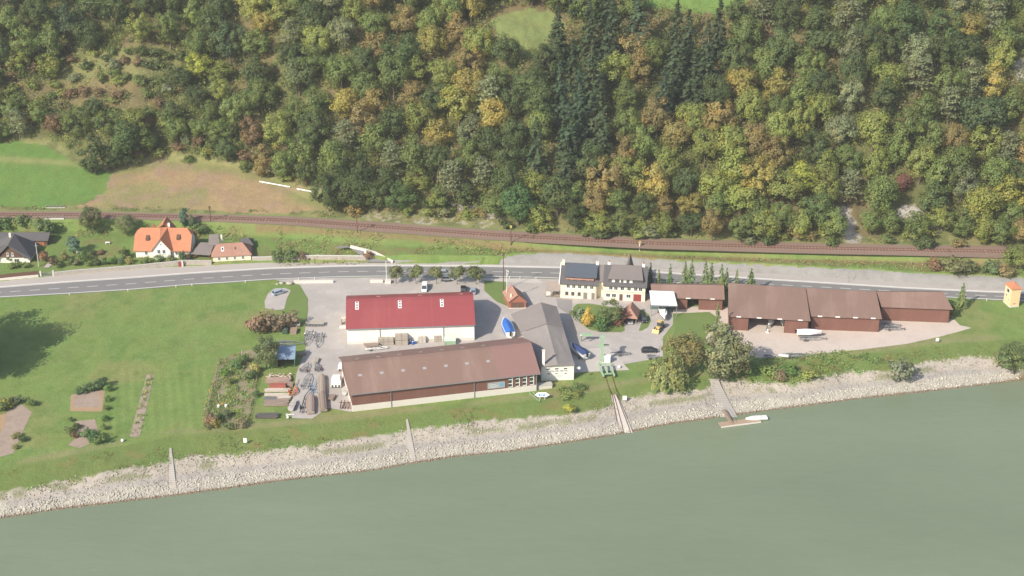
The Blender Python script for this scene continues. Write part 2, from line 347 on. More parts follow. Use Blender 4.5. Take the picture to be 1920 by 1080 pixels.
XS = [-60, 0, 60, 120, 180, 240, 300, 360, 430, 500, 560, 620, 700, 800, 900, 1000, 1060, 1150, 1230, 1340, 1450, 1575, 1700, 1780, 1850, 1920, 1980]
def band(name, lo, hi, dlo, dhi, mat, off, kind='structure', xs=XS, z=0.):
    """flat strip between two photo curves, widened by metres"""
    A = [(G(x, interp_px(lo, x), z)[0], G(x, interp_px(lo, x), z)[1]+dlo) for x in xs]
    B = [(G(x, interp_px(hi, x), z)[0], G(x, interp_px(hi, x), z)[1]+dhi) for x in xs]
    V = [(x, y, z+off) for x, y in A]+[(x, y, z+off) for x, y in B]; n = len(A)
    o = npmesh(name, V, [(i, i+1, i+1+n, i+n) for i in range(n-1)], mat); o['kind'] = kind; return o
band('road', NEARL, FARL, -.5, .45, m_asph, .05)
band('pavement', FARL, RFAR, 1.0, .15, m_side, .055)
kb = MB()
def ribbon(mb, pts, w, z0, z1):
    for (x0, y0), (x1, y1) in zip(pts[:-1], pts[1:]):
        mb.loft([[(x0, y0, z0), (x0, y0+w, z0), (x0, y0+w, z1), (x0, y0, z1)], [(x1, y1, z0), (x1, y1+w, z0), (x1, y1+w, z1), (x1, y1, z1)]], caps=True)
P = [G(x, interp_px(FARL, x))[:2] for x in XS]
ribbon(kb, [(x, y+.5) for x, y in P], .45, 0, .14); kb.build('kerb', m_kerb)['kind'] = 'structure'
ln = MB()
def flatrib(mb, pts, w, z, y_off=0):
    for (x0, y0), (x1, y1) in zip(pts[:-1], pts[1:]):
        mb.add([(x0, y0+y_off, z), (x1, y1+y_off, z), (x1, y1+y_off+w, z), (x0, y0+y_off+w, z)], [(0, 1, 2, 3)])
flatrib(ln, P, .22, .062, 0); NP = [G(x, interp_px(NEARL, x))[:2] for x in XS]; flatrib(ln, NP, .3, .062, -.1)
ln.build('edge_line', m_line)['kind'] = 'structure'
ds = MB(); x = -54.
def mid(x): a, b = G(x, interp_px(NEARL, x)), G(x, interp_px(FARL, x)); return Vector(((a[0]+b[0])/2, (a[1]+b[1])/2, .062))
while x < 1980:
    a, b = mid(x), mid(x+20.5); u = (b-a).normalized(); v = Vector((-u.y, u.x, 0))*.09
    ds.add([a-v, b-v, b+v, a+v], [(0, 1, 2, 3)]); x += 36.2
ds.build('centre_line', m_line)['kind'] = 'structure'
# sprayed-concrete slope between road and railway
xr = [G(x, 480, 1)[0] for x in (690, 700, 730, 760, 800, 860, 930, 955, 975, 1000, 1040, 1120, 1200, 1300, 1380, 1450, 1510, 1560, 1600, 1640, 1690, 1750, 1800, 1860, 1960)]
V = []; 
for x in np.arange(xr[0], xr[-1], 1.0):
    f = float(cy(cF, x))+.2; t = max(float(cy(cT, x)), f+1.2); zt = float(np.interp(x, KX, [.5, .5, 1.4, 2.4, 2.4]))
    for k in range(5):
        q = k/4; V.append((x, f+(t-f+.5)*q, zt*q+.30+.1*math.sin(x*.7+k*2)*(.3+q)+(.06 if k < 4 else -.45)-(.42 if k == 0 else 0)))
nS = len(V)//5
o = npmesh('revetment', V, [(i*5+k, (i+1)*5+k, (i+1)*5+k+1, i*5+k+1) for i in range(nS-1) for k in range(4)], m_reve, smooth=True); o['kind'] = 'structure'
band('railway_bed', RAILN, RAILF, .5, -.5, m_ball, .09, z=ZR)
m_rust = M('rust_steel', (.20, .10, .075), .6, .2, 3, metal=.3); m_sleep = M('sleeper', (.31, .205, .16), .9, .3, 2)
RMIDL = [(x, interp_px(RAILN, x)*.5+interp_px(RAILF, x)*.5) for x in XS]
tr = MB(); sl = MB(); pts = [GV(x, interp_px(RMIDL, x), ZR) for x in XS]
for a, b in zip(pts[:-1], pts[1:]):
    u = (b-a).normalized(); v = Vector((-u.y, u.x, 0)); L = (b-a).length
    for s_ in (-.75, .75): tr.beam(a+v*s_+Vector((0, 0, .32)), b+v*s_+Vector((0, 0, .32)), .09, .16)
    k = 0.
    while k < L:
        c = a+u*k; sl.beam(c-v*1.35+Vector((0, 0, .17)), c+v*1.35+Vector((0, 0, .17)), .32, .16); k += 1.0
o = tr.build('rails', m_rust); o['kind'] = 'structure'; o = sl.build('sleepers', m_sleep); o['kind'] = 'structure'
# yards
sheet('yard', [(515,524.5),(560,521.5),(620,521),(700,520),(900,520),(1000,522),(1060,524),(1230,530),(1250,560),(1262,590),(1262,608),(1243,632),(1243,668),(1232,672),(1075,700),(1015,700),(850,748),(655,772),(618,765),(606,770),(597,777),(585,785),(548,784),(545,770),(556,700),(573,655),(572,610),(578,560),(560,535)], m_yard, off=.02)
sheet('garden_island', [(1074,577),(1082,570),(1105,569),(1135,574),(1168,578),(1168,590),(1178,600),(1183,608),(1180,616),(1165,623),(1130,623),(1105,618),(1092,608),(1078,592)], M('lawn', (.14, .20, .058), .9, .4, .6), off=.03)
sheet('garden_island', [(1190,577),(1205,582),(1217,590),(1221,602),(1215,614),(1203,620.5),(1195,620),(1191,610),(1195,595)], MATS['lawn'], off=.03)
sheet('lawn', [(908,525),(950,527),(953,575),(930,565),(908,545)], MATS['lawn'], off=.035)
sheet('lawn', [(1262,588),(1330,585),(1345,595),(1320,640),(1300,660),(1262,640),(1266,606)], MATS['lawn'], off=.045)
sheet('boatyard_gravel', [(1262,575),(1480,575),(1700,590),(1790,600),(1800,610),(1822,615),(1798,622),(1760,632),(1700,645),(1620,655),(1545,662),(1475,670),(1430,672),(1395,668),(1330,645),(1300,596),(1262,588)], m_grav, off=.04)
sheet('gravel_pad', [(497,578),(496,565),(503,550),(515,541),(535,540),(545,545),(538,560),(533,580),(515,582)], m_yard, off=.06)
sheet('lawn', [(545,530),(562,534),(576,558),(578,580),(575,605),(540,610),(534,580),(541,555)], MATS['lawn'], off=.05)
sheet('slipway_pad', [(1066,676),(1095,655),(1140,650),(1160,672),(1180,694),(1070,699)], M('pad_concrete', (.47, .44, .41), .9, .25, .5), off=.05)
sheet('asphalt_patch', [(1043,560),(1073,562),(1073,577),(1068,590),(1046,577)], M('dark_asphalt', (.26, .245, .24), .9, .3, .5), off=.045)
sheet('asphalt_patch', [(905,522),(1008,524),(1020,531),(1000,531),(955,529),(905,526)], M('light_concrete', (.47, .44, .41), .9, .3, .4), off=.045)
sheet('footpath', [(1205,600),(1170,600),(1172,625),(1195,627)], m_yard, off=.041)
# ------------------------------------------------------------------ buildings
m_white = M('white_render', (.80, .78, .73), .85, .14, .5, (1, 1, .3), .05, col2=(.66, .63, .57), wear=.5)
m_cream = M('cream_render', (.80, .73, .56), .85, .12, .6, fine=.05)
m_yellow = M('pale_yellow_render', (.80, .735, .57), .85, .12, .6, fine=.05)
m_red = M('red_sheet_roof', (.285, .066, .07), .5, .22, .35, (1, .25, .25), .06, lines=.10, lscale=.8, col2=(.345, .10, .10), wear=.5, spec=.4)
m_brroof = M('brown_sheet_roof', (.225, .145, .117), .6, .3, .45, (1, .2, .2), .08, lines=.10, lscale=.7, col2=(.285, .195, .162), wear=.8, spec=.3)
m_brwall = M('brown_board', (.175, .085, .066), .75, .3, .8, (1, 1, .2), .1, lines=.22, lscale=.9, col2=(.22, .12, .095), wear=.5)
m_grroof = M('grey_fibre_roof', (.27, .245, .235), .8, .3, .4, (1, .5, .5), .12, lines=.08, lscale=.7, col2=(.33, .29, .26), wear=.9)
m_tile = M('orange_tile', (.47, .20, .11), .8, .3, .9, (1, 1, 1), .15, lines=.16, lscale=1.2, laxis='Z', col2=(.42, .17, .10), wear=.7)
m_tile2 = M('weathered_tile', (.36, .20, .15), .85, .35, .9, (1, 1, 1), .15, lines=.16, lscale=1.2, laxis='Z', col2=(.27, .17, .14), wear=.8)
m_slate = M('slate', (.105, .10, .105), .7, .35, .8, fine=.12, lines=.12, lscale=1.3, laxis='Z')
m_slateb = M('blue_slate', (.085, .10, .125), .55, .2, .8, fine=.1, lines=.1, lscale=1.3, laxis='Z')
m_gtile = M('grey_tile', (.19, .165, .16), .8, .3, .9, fine=.14, lines=.12, lscale=1.3, laxis='Z')
m_dark = M('dark_opening', (.02, .02, .022), .9, .1, 1)
m_glass = M('window_glass', (.05, .06, .07), .12, .2, 1, spec=.7)
m_skyl = M('roof_light', (.34, .33, .345), .3, .15, 2, spec=.6)
m_frame = M('white_frame', (.78, .78, .76), .5, .08, 2)
m_brick = M('red_brick', (.33, .13, .085), .85, .3, 2.5, fine=.2, lines=.15, lscale=4, laxis='Z')
m_wood = M('weathered_wood', (.30, .22, .16), .85, .4, 1.5, (1, 1, 3), .2)
m_dwood = M('dark_wood', (.13, .075, .055), .8, .3, 1.5, (1, 1, .3), .15)
m_metal = M('galvanised', (.30, .32, .34), .45, .25, 3, metal=.4)
m_green = M('light_green_paint', (.29, .43, .29), .5, .2, 1.2, fine=.08, col2=(.36, .47, .35), wear=.6)
m_redp = M('dark_red_door', (.26, .055, .05), .6, .15, 1)
m_stone = M('field_stone', (.40, .365, .32), .9, .5, 2.2, fine=.3, bump=.08, col2=(.30, .28, .25), wear=.8)
def place(p): return (p[0], p[1], p[2] if len(p) > 2 else 0)
def fr(pL, pR):
    a, b = Vector(place(pL)), Vector(place(pR)); d = b-a; return a, math.atan2(d.y, d.x), math.hypot(d.x, d.y)
def window(root, x, y, z, w, h, mat=m_frame, glass=m_glass, face='front', t=.07, name='window', mull=True):
    """framed window on the front (-y), left (-x) or right (+x) face; its pane is a sub-part"""
    fw = .09; f = MB(); g = MB()
    if face == 'front':
        for a, b, c, d in ((x-w/2, x-w/2+fw, z, z+h), (x+w/2-fw, x+w/2, z, z+h), (x-w/2+fw, x+w/2-fw, z, z+fw), (x-w/2+fw, x+w/2-fw, z+h-fw, z+h)): f.box(a, b, y-t, y+.05, c, d)
        if mull: f.box(x-.03, x+.03, y-t*.8, y+.05, z+fw, z+h-fw)
        f.box(x-w/2-.06, x+w/2+.06, y-t-.09, y+.05, z-.09, z-.003); g.box(x-w/2+fw*.5, x+w/2-fw*.5, y-.025, y+.04, z+fw*.5, z+h-fw*.5)
    else:
        s = -1 if face == 'left' else 1
        for a, b, c, d in ((y-w/2, y-w/2+fw, z, z+h), (y+w/2-fw, y+w/2, z, z+h), (y-w/2+fw, y+w/2-fw, z, z+fw), (y-w/2+fw, y+w/2-fw, z+h-fw, z+h)): f.box(*sorted((x+s*t, x-s*.05)), a, b, c, d)
        g.box(*sorted((x+s*.025, x-s*.04)), y-w/2+fw*.5, y+w/2-fw*.5, z+fw*.5, z+h-fw*.5)
    o = f.build(name, mat, root); g.build('pane', glass, o); return o
def profwall(mb, prof, x0, x1, z0=0.0):
    """solid body under a roof profile, from x0 to x1"""
    poly = [(prof[0][0], z0)]+list(prof)+[(prof[-1][0], z0)]
    mb.loft([[(x, y, z) for y, z in poly] for x in (x0, x1)])
def roofskin(mb, prof, x0, x1, th=.14):
    """sheet of even thickness over a profile"""
    up = list(prof); dn = [(y, z-th) for y, z in prof][::-1]
    mb.loft([[(x, y, z) for y, z in up+dn] for x in (x0, x1)])
def zprof(prof, y):
    return float(np.interp(y, [p[0] for p in prof], [p[1] for p in prof]))
def rooflight(root, prof, x, y, w, l, mat=m_skyl, name='roof_light', bars=0):
    z0, z1 = zprof(prof, y-l/2)+.06, zprof(prof, y+l/2)+.06; mb = MB()
    mb.slab([(x-w/2, y-l/2, z0), (x+w/2, y-l/2, z0), (x+w/2, y+l/2, z1), (x-w/2, y+l/2, z1)], .1); o = mb.build(name, mat, root)
    if bars:
        for k in range(bars):
            g = MB(); a = y-l/2+l*(k+.28)/bars; b = y-l/2+l*(k+.86)/bars; g.slab([(x-w*.28, a, zprof(prof, a)+.10), (x+w*.28, a, zprof(prof, a)+.10), (x+w*.28, b, zprof(prof, b)+.10), (x-w*.28, b, zprof(prof, b)+.10)], .03)
            g.build('pane', M('dull_glass', (.22, .17, .17), .3, .1, 1), o)
    return o
# --- red-roofed hall
a, rz, L = fr(G(652, 646), G(889.6, 638)); R = thing('storage_hall', 'white walled storage hall under a long bright red sheet roof', 'hall', a, rz)
pr = [(-.45, 5.15), (3, 6.5), (7, 7.9), (9.6, 8.65), (11, 8.85), (12.4, 8.6), (15, 7.8), (18.5, 6.3), (21, 5.1)]
w = MB(); profwall(w, [(0, 5.05)]+[(y, z-.2) for y, z in pr[1:-1]]+[(20.6, 5)], 0, L); w.build('wall', m_white, R)
b = MB(); b.box(-.03, L+.03, -.04, .5, 0, .85); b.build('plinth', m_cpale, R)
b = MB(); roofskin(b, pr, -.3, L+.3); b.build('roof', m_red, R)
b = MB(); b.box(-.3, L+.3, -.62, -.46, 4.95, 5.12); b.build('gutter', m_metal, R)
for x in (9.2, 27.1): b = MB(); b.tube((x, -.12, 0), (x, -.12, 4.95), .09); b.build('downpipe', m_metal, R)
for x in (2.85, 15.0, 27.0): rooflight(R, pr, x, 8.0, 1.0, 3.1, m_frame, 'skylight', 3)
for x in (8.9, 20.9, 32.7): rooflight(R, pr, x, 12.9, 1.0, .8, M('faded_rooflight', (.60, .32, .28), .4))
for x in (12.0, 24.0): b = MB(); roofskin(b, [(y, z+.03) for y, z in pr], x, x+.06, .02); b.build('roof_seam', M('seam', (.46, .14, .13), .6), R)
b = MB()
for k in range(22):
    b.box(-.06, 0, .5, 20, 0, .01) if k == 0 else None
b.box(-.08, -.003, 3, 5.4, 0, 3.4); b.build('door', m_frame, R)
# --- long brown hall
a, rz, L = fr(G(661, 772), G(1007.5, 732.5)); R = thing('boat_hall', 'long brown hall with white base facing the river, boards over concrete', 'hall', a, rz)
pr = [(-.5, 5.45), (3, 6.6), (7, 8.0), (9.4, 8.85), (10.6, 9.1), (11.8, 8.8), (14.5, 7.9), (18, 6.5), (20.9, 5.4)]
w = MB(); profwall(w, [(.06, 5.3)]+[(y, z-.2) for y, z in pr[1:-1]]+[(20.5, 5.3)], .06, L-.06, 1.8); w.build('wall', m_brwall, R)
b = MB(); b.box(0, L, 0, 20.6, 0, 1.8); b.build('plinth', m_cpale, R)
xs_ = L-10.6
b = MB(); roofskin(b, pr, -.75, xs_); b.build('roof', m_brroof, R)
b = MB(); roofskin(b, [(y, z+.02) for y, z in pr], xs_+.003, L+.75); b.build('roof', M('newer_brown_roof', (.25, .148, .132), .55, .15, .45, (1, .2, .2), .06, lines=.1, lscale=.7), R)['label'] = 'newer, redder end of the roof'
b = MB(); b.box(-.75, L+.75, -.66, -.51, 5.22, 5.4); b.build('gutter', m_metal, R)
for x in (10.3, 32.6, L-.25): b = MB(); b.tube((x, -.1, 0), (x, -.1, 5.25), .09); b.build('downpipe', m_metal, R)
for i in range(7): rooflight(R, pr, 3.1+i*5.75, 5.6, .95, .75)
for i in range(7): rooflight(R, pr, 3.4+i*5.75, 13.2, 1.0, .7, m_skyl)
for i in range(4):
    x = L-7.4+i*1.95; f = MB(); g = MB(); f.box(x+.42, x+.62, -.10, .06, 2.0, 5.05)
    for z in (2.0, 3.05, 4.25): f.box(x-.52, x+.42, -.10, .06, z, z+.17)
    o = f.build('window', m_frame, R); g.box(x-.5, x+.42, -.02, .05, 2.05, 5.0); g.build('pane', m_glass, o)
f = MB(); f.box(L-13.6, L-8.9, -.08, .05, 2.2, 4.0); o = f.build('sign_board', M('grey_board', (.33, .37, .38), .6, .15, 1), R)
f = MB(); f.tube((L-9.75, -.10, 3.2), (L-9.75, -.086, 3.2), .6, n=20); f.build('emblem', M('sky_blue', (.16, .36, .55), .5), o)
f = MB()
for k, (wd, z) in enumerate(((1.9, 3.3), (2.4, 2.85), (1.7, 2.5))): f.box(L-13.2+.2*k, L-13.2+.2*k+wd, -.10, -.082, z, z+.16)
f.build('lettering', M('pale_lettering', (.55, .58, .58), .6), o)
# --- grey workshop with a tapering plan
def wpt(px, py, z): return Vector(G(px, py, z))
R = thing('workshop', 'grey roofed workshop with white gable and lettering behind the brown hall', 'workshop', G(1045, 700))
R0 = Vector(R.location)
eL0, eR0, rg0 = Vector((7.7, 391.3, 4.5)), Vector((17.0, 392.1, 4.5)), Vector((12.3, 390.6, 5.7))
eL1, eR1, rg1 = Vector((-.31, 422.3, 4.5)), Vector((12.95, 427.1, 4.5)), Vector((8.3, 425.6, 6.6))
q = .64
def lp(a, b, t): return a+(b-a)*t
def rel(*ps): return [tuple(p-R0) for p in ps]
b = MB(); b.slab(rel(eL0, rg0, lp(rg0, rg1, q), lp(eL0, eL1, q)), .16); b.slab(rel(rg0, eR0, lp(eR0, eR1, q), lp(rg0, rg1, q)), .16); b.build('roof', m_grroof, R)
up = Vector((0, 0, .28))
b = MB(); b.slab(rel(lp(eL0, eL1, q)+up, lp(rg0, rg1, q)+up, rg1+up, eL1+up), .22); b.slab(rel(lp(rg0, rg1, q)+up, lp(eR0, eR1, q)+up, eR1+up, rg1+up), .22)
b.build('roof', M('older_grey_roof', (.245, .215, .205), .85, .3, .5, fine=.12, lines=.08, lscale=.7), R)['label'] = 'raised, older rear part of the roof'
b = MB(); d = Vector((0, .35, 0)); zz = Vector((0, 0, -.18))
bot = [Vector((7.9, 391.6, 0)), Vector((16.75, 392.2, 0)), Vector((12.6, 426.3, 0)), Vector((2.4, 422, 0))]
top = [Vector((p.x, p.y, 4.3)) for p in bot]
vs = rel(*bot, *top, Vector((12.3, 391.9, 5.5)), Vector((8.3, 425, 6.3)))
b.add(vs, [(0, 1, 5, 8, 4), (1, 2, 6, 5), (2, 3, 7, 9, 6), (3, 0, 4, 7), (0, 3, 2, 1)]); b.build('wall', m_white, R)
fa = Vector((7.9, 391.6, 0))-R0; fdir = Vector((8.85, .6, 0)); LW = fdir.length
Wr = Matrix.Translation(fa) @ Matrix.Rotation(math.atan2(.6, 8.85), 4, 'Z')
def onfront(name, x0, x1, z0, z1, y0, y1, mat, parent):
    m_ = MB(); m_.box(x0, x1, y0, y1, z0, z1, Wr); return m_.build(name, mat, parent)
for x in (1.9, 4.15, 6.55):
    o = onfront('window', x-.5, x+.5, 3.42, 3.85, -.06, .05, m_frame, R); onfront('pane', x-.46, x+.46, 3.45, 3.8, -.075, -.062, m_glass, o)
for x in (2.0, 4.1, 6.6):
    o = onfront('window', x-.33, x+.33, 2.0, 2.3, -.06, .05, m_frame, R); onfront('pane', x-.3, x+.3, 2.02, 2.27, -.075, -.062, m_glass, o)
def letters(name, body, size, loc, rot, mat, parent, ext=.015, align='CENTER', sx=1.0, sp=1.0):
    c = bpy.data.curves.new(name, 'FONT'); c.body = body; c.size = size; c.extrude = ext; c.align_x = align; c.space_character = sp
    o = bpy.data.objects.new(name, c); COL.objects.link(o); o.data.materials.append(mat); o.parent = parent; o.location = loc; o.rotation_euler = rot; o.scale = (sx, 1, 1)
    me = bpy.data.meshes.new_from_object(o); me.name = name; bpy.data.objects.remove(o); o = bpy.data.objects.new(name, me); COL.objects.link(o); o.parent = parent; o.location = loc; o.rotation_euler = rot; return o
m_ink = M('grey_ink', (.14, .15, .17), .7, .1, 2)
pt = Wr @ Vector((4.75, -.06, 2.72)); letters('lettering', 'FRANZ MEYER', .62, pt, (math.pi/2, 0, math.atan2(.6, 8.85)), m_ink, R, sp=1.25)
m_gink = M('faded_green_ink', (.45, .52, .45), .7, .1, 2)
for x0, x1, z in ((3.6, 5.8, 1.45), (3.4, 5.6, 1.15)):
    x = x0; o = MB()
    while x < x1: o.box(x, x+.16, -.03, -.006, z, z+.15, Wr); x += .24
    o.build('lettering', m_gink, R)
b = MB(); b.box(-.35, .35, -.35, .35, 3.4, 9.0, Matrix.Translation(Vector(G(1019, 684, 4.9))-R0+Vector((0, .4, 0)) - Vector((0, 0, 4.9)))); o = b.build('chimney', m_white, R)
b = MB(); b.box(-.42, .42, -.42, .42, 9.0, 9.2, Matrix.Translation(Vector(G(1019, 684, 4.9))-R0+Vector((0, .4, 0)) - Vector((0, 0, 4.9)))); b.build('chimney_cap', m_cpale, o)
c = Vector((17.3, 391.6, 4.0))-R0; b = MB(); b.tube(c, c+Vector((.8, 0, 0)), .04); b.tube(c+Vector((.8, -.05, 0)), c+Vector((.8, .05, 0)), .42, n=12); b.build('lamp', m_frame, R)
# --- the two yellow houses
a, rz, L = fr(G(1050.6, 558), G(1118, 561.7)); R = thing('country_house', 'pale yellow house with a blue-grey slate dormer, left of the joined pair', 'house', a, rz)
pr = [(-.4, 4.75), (5.5, 8.95), (11.4, 4.75)]
w = MB(); profwall(w, [(0, 4.8), (5.5, 8.7), (11, 4.8)], 0, L); w.build('wall', m_yellow, R)
b = MB(); roofskin(b, pr, -.25, L+.45, .18); b.build('roof', m_slate, R)
b = MB(); b.box(-.5, -.26, -.3, 11, 4.7, 4.9); 
b.loft([[(x, y, z) for y, z in ((-.45, 4.5), (-.45, 4.95), (5.5, 9.2), (11.4, 4.95), (11.4, 4.5), (5.5, 8.6))] for x in (-.48, -.255)]); b.build('verge_board', m_frame, R)
b = MB(); b.box(1.5, L-.35, .9, 5, 5.2, 7.1); b.loft([[(1.5, .9, 7.1), (1.5, 5, 7.1), (1.5, 5, 8.6)], [(L-.35, .9, 7.1), (L-.35, 5, 7.1), (L-.35, 5, 8.6)]]); dm = b.build('dormer', m_dwood, R)
b = MB(); b.slab([(1.15, .2, 6.95), (L-.05, .2, 6.95), (L-.05, 5.5, 9.15), (1.15, 5.5, 9.15)], .16); b.build('dormer_roof', m_slateb, dm)
for x in (3.2, 5.4, 8.0): window(dm, x, .9, 5.8, .9, .9)
b = MB(); b.slab([(1.6, .35, 6.05), (L-.9, .35, 6.05), (L-.9, .9, 6.5), (1.6, .9, 6.5)], .05); b.build('awning', m_tile2, dm)
for x in (2.3, 3.95, 5.7, 7.5, 9.3): window(R, x, 0, 3.35, 1.05, 1.15)
for x in (1.9, 3.7, 5.6): window(R, x, 0, 1.05, .95, 1.1, m_gtile)
for x, ww in ((7.45, 1.2), (9.75, 1.0)):
    b = MB(); b.box(x-ww/2, x+ww/2, -.05, .1, 0, 2.15); d = b.build('door', M('grey_door', (.22, .20, .19), .6), R); b = MB(); b.box(x+ww/2-.18, x+ww/2-.1, -.1, -.05, 1, 1.1); b.build('handle', m_metal, d)
b = MB(); b.tube((10.55, -.1, 0), (10.55, -.1, 4.7), .06); b.build('downpipe', M('red_pipe', (.42, .2, .15), .6), R)
for x, y, m_, h in ((.35, 5.2, m_cream, 10.0), (L-.3, 5.5, m_frame, 9.8)):
    b = MB(); b.box(x-.4, x+.4, y-.35, y+.35, 8, h); o = b.build('chimney', m_, R); b = MB(); b.box(x-.47, x+.47, y-.42, y+.42, h, h+.12); b.build('chimney_cap', m_cpale, o)
a, rz, L = fr(G(1132, 561.7), G(1209, 565.6)); R = thing('country_house', 'pale yellow house with a dark red garage door, right of the joined pair', 'house', a, rz)
w = MB(); profwall(w, [(0, 4.8), (5.5, 8.7), (11, 4.8)], 0, L); w.build('wall', m_yellow, R)
w = MB(); profwall(w, [(1.6, 5.4), (5.5, 8.6), (11, 4.8)], -2.35, -.003); w.build('connecting_wall', m_cream, R)
b = MB(); roofskin(b, [(.9, 5.55), (5.5, 8.85), (11.4, 4.65)], -2.2, .0, .18); b.build('roof', m_gtile, R)['label'] = 'low link roof between the two houses'
b = MB(); roofskin(b, pr, -.35, L+.5, .18); b.build('roof', m_slate, R)
b = MB(); b.loft([[(.9, .7, 5.3), (L-.6, .7, 5.3), (L-.3, 5, 8.3), (1.5, 5, 8.3)], [(1.5, .75, 7.0), (L-1.1, .75, 7.0), (L-1.3, 5, 8.75), (1.9, 5, 8.75)]]); dm = b.build('dormer', m_slate, R)
b = MB(); b.slab([(1.0, .25, 6.85), (L-.7, .25, 6.85), (L-1.5, 5.5, 9.15), (2.0, 5.5, 9.15)], .16); b.build('dormer_roof', m_gtile, dm)
for x, ww in ((2.1, .85), (4.1, .4), (5.5, .85), (7.3, .85)): window(dm, x+.6, .66, 5.75, ww, .85, glass=M('curtain', (.6, .6, .58), .5))
for x in (2.0, 3.5, 5.4, 7.4, 9.4, 10.8): window(R, x, 0, 3.35, 1.15, 1.15)
for x in (1.25, 3.0, 7.3): window(R, x, 0, .95, 1.35, 1.25)
b = MB(); b.box(4.6, 5.6, -.05, .1, 0, 2.1); d = b.build('door', m_dwood, R); b = MB(); b.box(5.42, 5.5, -.1, -.05, 1, 1.1); b.build('handle', m_metal, d)
b = MB(); b.box(8.75, 11.1, -.06, .1, 0, 2.3); b.build('garage_door', m_redp, R)
b = MB(); b.box(0, L, -.04, .05, 2.75, 2.86); b.build('string_course', m_wood, R)
b = MB(); b.loft([[(5.6, 8, 5.5), (8.4, 8, 5.5), (8.4, 12.4, 5), (5.6, 12.4, 5)], [(6.95, 6.0, 9.9), (7.05, 6, 9.9), (7.05, 12.4, 9.9), (6.95, 12.4, 9.9)]]); b.build('rear_gable', m_gtile, R)
for x, y, h in ((1.0, 6.3, 9.6), (L-.9, 5.6, 9.8)):
    b = MB(); b.box(x-.4, x+.4, y-.35, y+.35, 7.5, h); o = b.build('chimney', m_frame, R); b = MB(); b.box(x-.2, x+.2, y-.2, y+.2, h, h+.5); b.build('chimney_pot', m_brick, o)
# porch at the left house
a, rz, L = fr(G(1024, 557), G(1049.5, 558)); R = thing('porch', 'small open porch with a boarded roof beside the left yellow house', 'porch', a, rz)
b = MB(); b.slab([(-.2, -.3, 2.3), (L, -.3, 2.3), (L, 4.2, 3.3), (-.2, 4.2, 3.3)], .12); b.build('roof', M('felt_roof', (.32, .27, .24), .9, .3, 1), R)
b = MB(); b.box(0, 1.3, -.1, .1, .6, 2.15); b.build('wind_screen', m_cpale, R)
for x in (.05, 1.4, 2.6, L-.15): b = MB(); b.box(x, x+.12, 0, .12, 0, 2.25); b.build('post', m_wood, R)
b = MB(); b.box(1.5, L-.2, 0, .08, .7, .85); b.box(1.5, L-.2, 0, .08, .3, .42); b.build('railing', m_wood, R)
b = MB(); b.box(0, L, 4.3, 4.5, 0, 2.9); b.build('rear_wall', m_cream, R)
# --- long brown boat sheds (front eave, ridge, back eave as world points)
def boatshed(label, eL, eR, rL, rR, back=2.4, drop=1.1, openings=(), inset=.7, wallmat=m_brwall, lights=0):
    eL, eR, rL, rR = map(Vector, (eL, eR, rL, rR)); O = Vector((eL.x, eL.y, 0)); rz = math.atan2(eR.y-eL.y, eR.x-eL.x)
    R = thing('boat_shed', label, 'shed', O, rz); T = Matrix.Rotation(-rz, 4, 'Z') @ Matrix.Translation(-O)
    eL, eR, rL, rR = [T @ p for p in (eL, eR, rL, rR)]; bL, bR = rL+Vector((0, back, -drop)), rR+Vector((0, back, -drop))
    b = MB(); b.slab([eL, eR, rR, rL], .16); b.slab([rL, rR, bR, bL], .16); b.build('roof', m_brroof, R)
    th = .15
    def low(p, dz=-.2): return Vector((p.x, p.y, p.z+dz))
    fL, fR = low(lp(eL, rL, inset/(rL.y-eL.y+1e-6)*1.)), low(lp(eR, rR, inset/(rR.y-eR.y+1e-6)))
    fL.x += .25; fR.x -= .45; rl, rr = low(rL), low(rR); rl.x += .25; rr.x -= .45; bl, br = low(lp(rL, bL, .85)), low(lp(rR, bR, .85)); bl.x += .25; br.x -= .45
    g = lambda p: Vector((p.x, p.y, 0))
    w = MB()
    for s_, ps in ((1, (fL, rl, bl)), (-1, (fR, rr, br))): # end walls with thickness
        A = [tuple(g(ps[0])), tuple(g(ps[2])), tuple(ps[2]), tuple(ps[1]), tuple(ps[0])]; w.loft([A, [(x+th*s_, y, z) for x, y, z in A]])
    w.loft([[tuple(g(bl)), tuple(g(br)), tuple(br), tuple(bl)], [(p.x, p.y-th, p.z) for p in (g(bl), g(br), br, bl)]]); w.build('wall', wallmat, R)
    cuts = [0.]+[c for o_ in openings for c in o_]+[1.]
    for i in range(0, len(cuts), 2):
        a0, a1 = cuts[i], cuts[i+1]
        if a1-a0 < .01: continue
        A, B = lp(fL, fR, a0), lp(fL, fR, a1); w = MB()
        w.loft([[tuple(g(A)), tuple(g(B)), tuple(B), tuple(A)], [(p.x, p.y+th, p.z) for p in (g(A), g(B), B, A)]]); w.build('front_boards', wallmat, R)
    for i in range(lights):
        t_ = (i+.5)/lights; A = lp(eL, eR, t_); b = MB(); d = .75
        b.slab([A+Vector((-.65, -.02, .05)), A+Vector((.65, -.02, .05)), A+Vector((.65, .25, .09)), A+Vector((-.65, .25, .09))], .22); b.build('rooflight_edge', m_frame, R)
    return R
boatshed('lowest brown boat shed behind the white awning, partly open at the front', (41.0, 434.6, 4.0), (62.2, 433.2, 4.0), (40.9, 438.8, 6.2), (62.5, 438.2, 6.2), 5, 2.0, openings=((.14, .19), (.50, .66)), lights=3)
RB = boatshed('brown boat shed with an open bay showing parked boats', (61.85, 420.93, 4.7), (84.85, 418.1, 4.7), (63.5, 437.2, 7.4), (85.7, 433.8, 7.4), openings=((.14, .30), (.31, .70)) and ((.245, .70),), lights=4)
